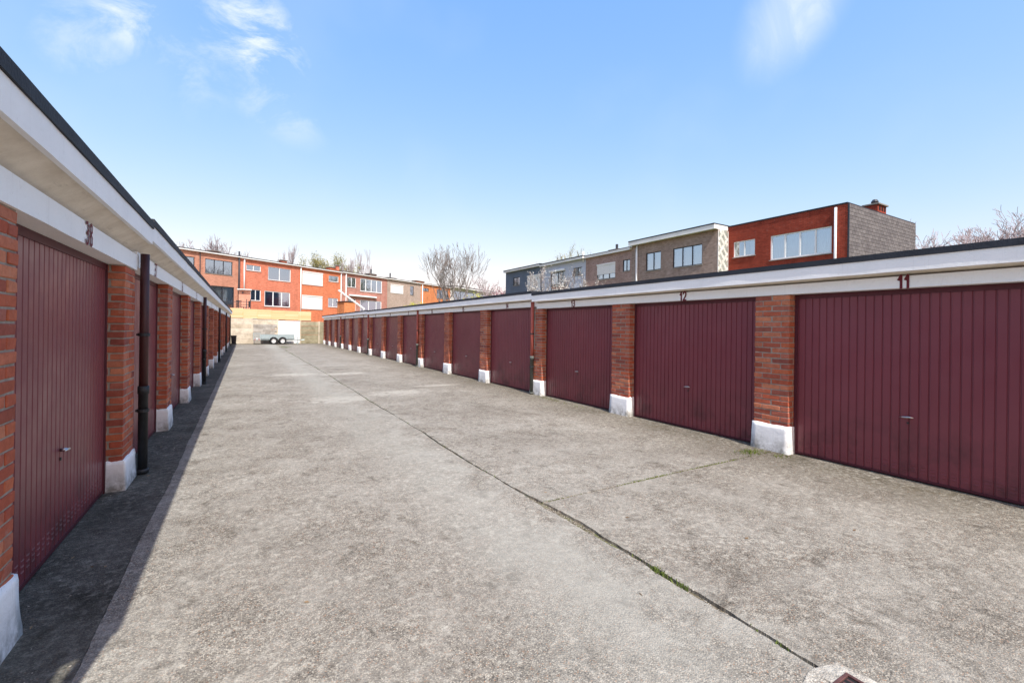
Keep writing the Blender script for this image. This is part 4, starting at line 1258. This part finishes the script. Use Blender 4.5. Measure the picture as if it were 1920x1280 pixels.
tree('bare_tree', 'bare twiggy tree low on the skyline by the shingled wall corner', 'tree', (75, 28.0, 0), [(0, .1, 5.6, .25), (2, .3, 5.6, .2)], 29, 'bark_far', 2.7, .2, 5, minr=.024, spread=.75, up=.04, kids=(3, 4), seg=3)
tree('bare_tree', 'bare round tree above the roof at the right picture edge', 'tree', (86, 18.5, 0), [(0, .15, 8.2, .3), (2, .5, 7.5, .2), (4.2, .5, 7.5, .2), (5.4, .4, 7.7, .2)], 27, 'bark_far', 3.3, .2, 5, minr=.026, spread=.75, up=.08, kids=(3, 4), seg=3)
tree('bare_tree', 'bare round tree at the far right, half cut by the picture edge', 'tree', (87, 14.0, 0), [(1, .15, 8.2, .3), (3, .4, 7.4, .2)], 28, 'bark_far', 3.2, .2, 5, minr=.026, spread=.75, up=.08, kids=(3, 4), seg=3)
tree('hazy_tree', 'hazy grey leafless tree between the low white house and the slate grey house', 'tree', (42, 80, 0), [(0, .05, 4.5, .25), (2, .3, 4, .2), (4.2, .3, 4, .2)], 31, 'bark_far', 2.6, .2, 5, minr=.022, spread=.62, up=.06, kids=(2, 3), seg=3)
tree('plum_tree', 'plum red flowering tree left of the slate grey house', 'tree', (28.8, 53.2, 0), [(0, .05, 3, .16), (2, .3, 2.6, .12), (4.2, .3, 2.6, .12)], 32, 'bark', 1.5, .1, 4, minr=.012, spread=.65, up=.06, kids=(2, 3), seg=3, leaf=('leaf_red', 6, .07, 'foliage', .22))
tree('garden_shrub', 'yellow green leafy shrub below the bare tree', 'shrub', (19.6, 40.0, 0), [(0, .1, 1.9, .08), (2, .3, 1.8, .07), (4.2, .3, 1.8, .07)], 33, 'bark_green', 1.0, .05, 4, minr=.008, spread=.7, up=.05, kids=(2, 3), seg=3, leaf=('leaf_yellow', 8, .06, 'foliage', .12))
tree('garden_shrub', 'yellow green shrub peeping over the middle of the right roofs', 'shrub', (14.0, 41.0, 0), [(0, .1, 2.0, .08), (2, .3, 1.8, .07), (4.2, .3, 1.8, .07)], 34, 'bark_green', .8, .05, 4, minr=.008, spread=.7, up=.05, kids=(2, 3), seg=3, leaf=('leaf_yellow', 7, .055, 'foliage', .12))
for k, (x, y, hh, s_) in enumerate(((12.7, 18.1, 2.75, 41), (13.6, 17.5, 2.6, 42), (14.6, 16.9, 2.4, 43))):
    tree('blossom_shrub', 'shrub with white blossom on upright twigs over the right roofs, %s of three' % ('leftmost', 'middle', 'rightmost')[k], 'shrub', (x, y, 0),
         [(0, .06, hh, .05), (2, .25, hh * .95, .04), (4.2, .25, hh * .9, .04), (5.4, .2, hh * .9, .04)], s_, 'bark', .66, .03, 4, minr=.006, spread=.55, up=.25, kids=(2, 3), seg=3,
         leaf=('blossom', 1, .022, 'blossom', .05), group='white blossom shrubs behind the right roofs')

# ------------------------------------------------------------------ joint growth, grit, drain, litter
rng = random.Random(5)
def tuft_mb(spots, n, h):
    mb = MB()
    for (x, y, rx, ry, dens) in spots:
        for _ in range(int(n * dens)):
            px_, py_ = x + rng.gauss(0, rx), y + rng.gauss(0, ry)
            a = rng.uniform(0, 2 * pi); hh = h * rng.uniform(.4, 1.3); w = rng.uniform(.0015, .004)
            lx, ly = rng.gauss(0, .5) * hh, rng.gauss(0, .5) * hh
            dx, dy = cos(a) * w, sin(a) * w
            i = len(mb.v)
            mb.v += [(px_ - dx, py_ - dy, -.012), (px_ + dx, py_ + dy, -.012), (px_ + lx * .5 + dx * .8, py_ + ly * .5 + dy * .8, hh * .6), (px_ + lx, py_ + ly, hh), (px_ + lx * .5 - dx * .8, py_ + ly * .5 - dy * .8, hh * .6)]
            mb.f.append((i, i + 1, i + 2, i + 3, i + 4)); mb.mi.append(0)
    return mb
sp = []
def along(y0, y1, step, d, r=.01):
    y = y0
    while y < y1:
        sp.append((joint_mid(y), y, r, step * .5, d * max(.0, .25 + 2.0 * nz1(y, 33, 5.0)))); y += step
along(1.5, 1.68, .03, 1.6, .013); along(1.75, 2.0, .03, 1.3, .012); along(1.1, 1.25, .03, 1.3, .01); along(1.3, 2.2, .05, .12, .006); along(3.9, 9, .1, .10, .005); along(9, 36, .25, .5, .014)
obj('joint_weeds', tuft_mb(sp, 26, .015).mesh('joint_weeds', 'leaf_green'), kind='stuff', label='short green weeds growing in the long yard joint', category='weeds')
sp = []
x = 2.3
while x < 5.7:
    sp.append((x, 3.24 + .018 * nz1(x, 9, .8), .03, .008, .45 * max(0, .6 + nz1(x, 44, 1.5)))); x += .05
obj('cross_joint_moss', tuft_mb(sp, 40, .010).mesh('cross_joint_moss', 'moss'), kind='stuff', label='thin moss line across the yard to the pier of garage 12', category='moss')
sp = [(5.45, 3.35, .10, .05, 3.5), (5.6, 3.05, .05, .05, .7), (5.66, 8.0, .04, .25, 1.2), (5.62, 6.9, .03, .3, .6)]
obj('pier_foot_grass', tuft_mb(sp, 60, .03).mesh('pier_foot_grass', 'moss'), kind='stuff', label='tuft of short grass at the foot of the pier by garage 12', category='grass')
sp = [(2.3 + .6 * rng.random(), 36 + rng.gauss(0, .6), .15, .2, 1) for _ in range(6)] + [(x * .5 + .2, 42.85, .2, .05, 1) for x in range(11)]
obj('far_weeds', tuft_mb(sp, 60, .05).mesh('far_weeds', 'leaf_green'), kind='stuff', label='weeds at the foot of the far wall near the trailer', category='weeds')

def grit_mb(spots):
    mb = MB()
    for (x, y, rx, ry, n, s0, s1) in spots:
        for _ in range(n):
            cx, cy = x + rng.gauss(0, rx), y + rng.gauss(0, ry); s_ = rng.uniform(s0, s1)
            i = len(mb.v); z0 = 0 if abs(cx - joint_mid(cy)) > gap_mid(cy) else -.018
            for a in range(5):
                t_ = 2 * pi * a / 5 + rng.random(); mb.v.append((cx + s_ * cos(t_) * rng.uniform(.7, 1.1), cy + s_ * sin(t_) * rng.uniform(.7, 1.1), z0 + s_ * rng.uniform(0, .35)))
            mb.v.append((cx, cy, z0 + s_ * rng.uniform(.5, .9)))
            for a in range(5): mb.f.append((i + a, i + (a + 1) % 5, i + 5)); mb.mi.append(0)
    return mb
gs = []
y = .95
while y < 5.5:
    w = gap_mid(y); gs.append((joint_mid(y), y, w * .7, .03, int(4 + 420 * w), .002, .006)); y += .05
gs += [(5.6, y_, .08, .4, 26, .002, .006) for y_ in (1.2, 2.2, 4.2, 5.2, 6.8, 8)] + [(-.75, y_, .15, .6, 26, .002, .007) for y_ in (3, 4.5, 6, 7.5)]
gs += [(rng.uniform(-.5, 5.5), rng.uniform(1, 9), .5, .5, 7, .0015, .004) for _ in range(40)]
obj('loose_grit', grit_mb(gs).mesh('loose_grit', 'grit'), kind='stuff', label='loose grit and small stones along the yard joint', category='grit')
mb = MB()
for _ in range(60):
    x, y = rng.choice([(rng.gauss(5.45, .18), rng.uniform(.8, 9)), (rng.uniform(-.9, 5.6), rng.uniform(1.2, 8)), (rng.gauss(-.8, .12), rng.uniform(2.4, 9))])
    a = rng.uniform(0, 6.28); L_ = rng.uniform(.008, .022); w = L_ * rng.uniform(.2, .5)
    dx, dy = cos(a) * L_, sin(a) * L_; ex, ey = -sin(a) * w, cos(a) * w
    mb.quad((x - dx, y - dy, .002), (x + ex, y + ey, .006), (x + dx, y + dy, .004), (x - ex, y - ey, .003))
obj('leaf_litter', mb.mesh('leaf_litter', 'litter'), kind='stuff', label='scattered dry leaf scraps on the yard concrete', category='litter')

# drain: iron frame and grate in a pale cement surround on the long joint
dr = thing('yard_drain', 'rusty square drain grate in pale cement at the bottom edge of the picture', 'drain', (2.182, .847, 0), R(0))
mb = MB(); n = 40; ring = []
for k in range(n):
    a = 2 * pi * k / n; rr = .20 * (1 + .10 * noise.noise(Vector((cos(a) * 1.5, sin(a) * 1.5, 3)))) / max(abs(cos(a)), abs(sin(a))) ** .55
    ring.append((rr * cos(a) - .02, rr * sin(a)))
hole = []
for k in range(n):
    a = 2 * pi * k / n; rr = .112 / max(abs(cos(a)), abs(sin(a))); hole.append((rr * cos(a), rr * sin(a)))
mb.v = [(x, y, .004) for x, y in ring] + [(x, y, .010) for x, y in hole]
mb.f = [(k, (k + 1) % n, n + (k + 1) % n, n + k) for k in range(n)]; mb.mi = [0] * n
part('cement_surround', mb, 'concrete_light', dr)
mb = MB()
for s_ in (-1, 1):
    mb.cbox(s_ * .113, s_ * .098, -.113, .113, -.02, .014, .002); mb.cbox(-.0975, .0975, s_ * .113, s_ * .098, -.02, .014, .002)
part('frame', mb, 'rust', dr)
for k in range(6):
    mb = MB(); x = -.08 + k * .032; mb.cbox(x - .007, x + .007, -.097, .097, -.016, .006, .002); part('bar', mb, 'rust', dr)
mb = MB(); mb.box(-.099, .099, -.099, .099, .0045, .0055); part('pit_shade', mb, 'dark', dr)  # thin dark plate above the slab, shade of the drain painted in
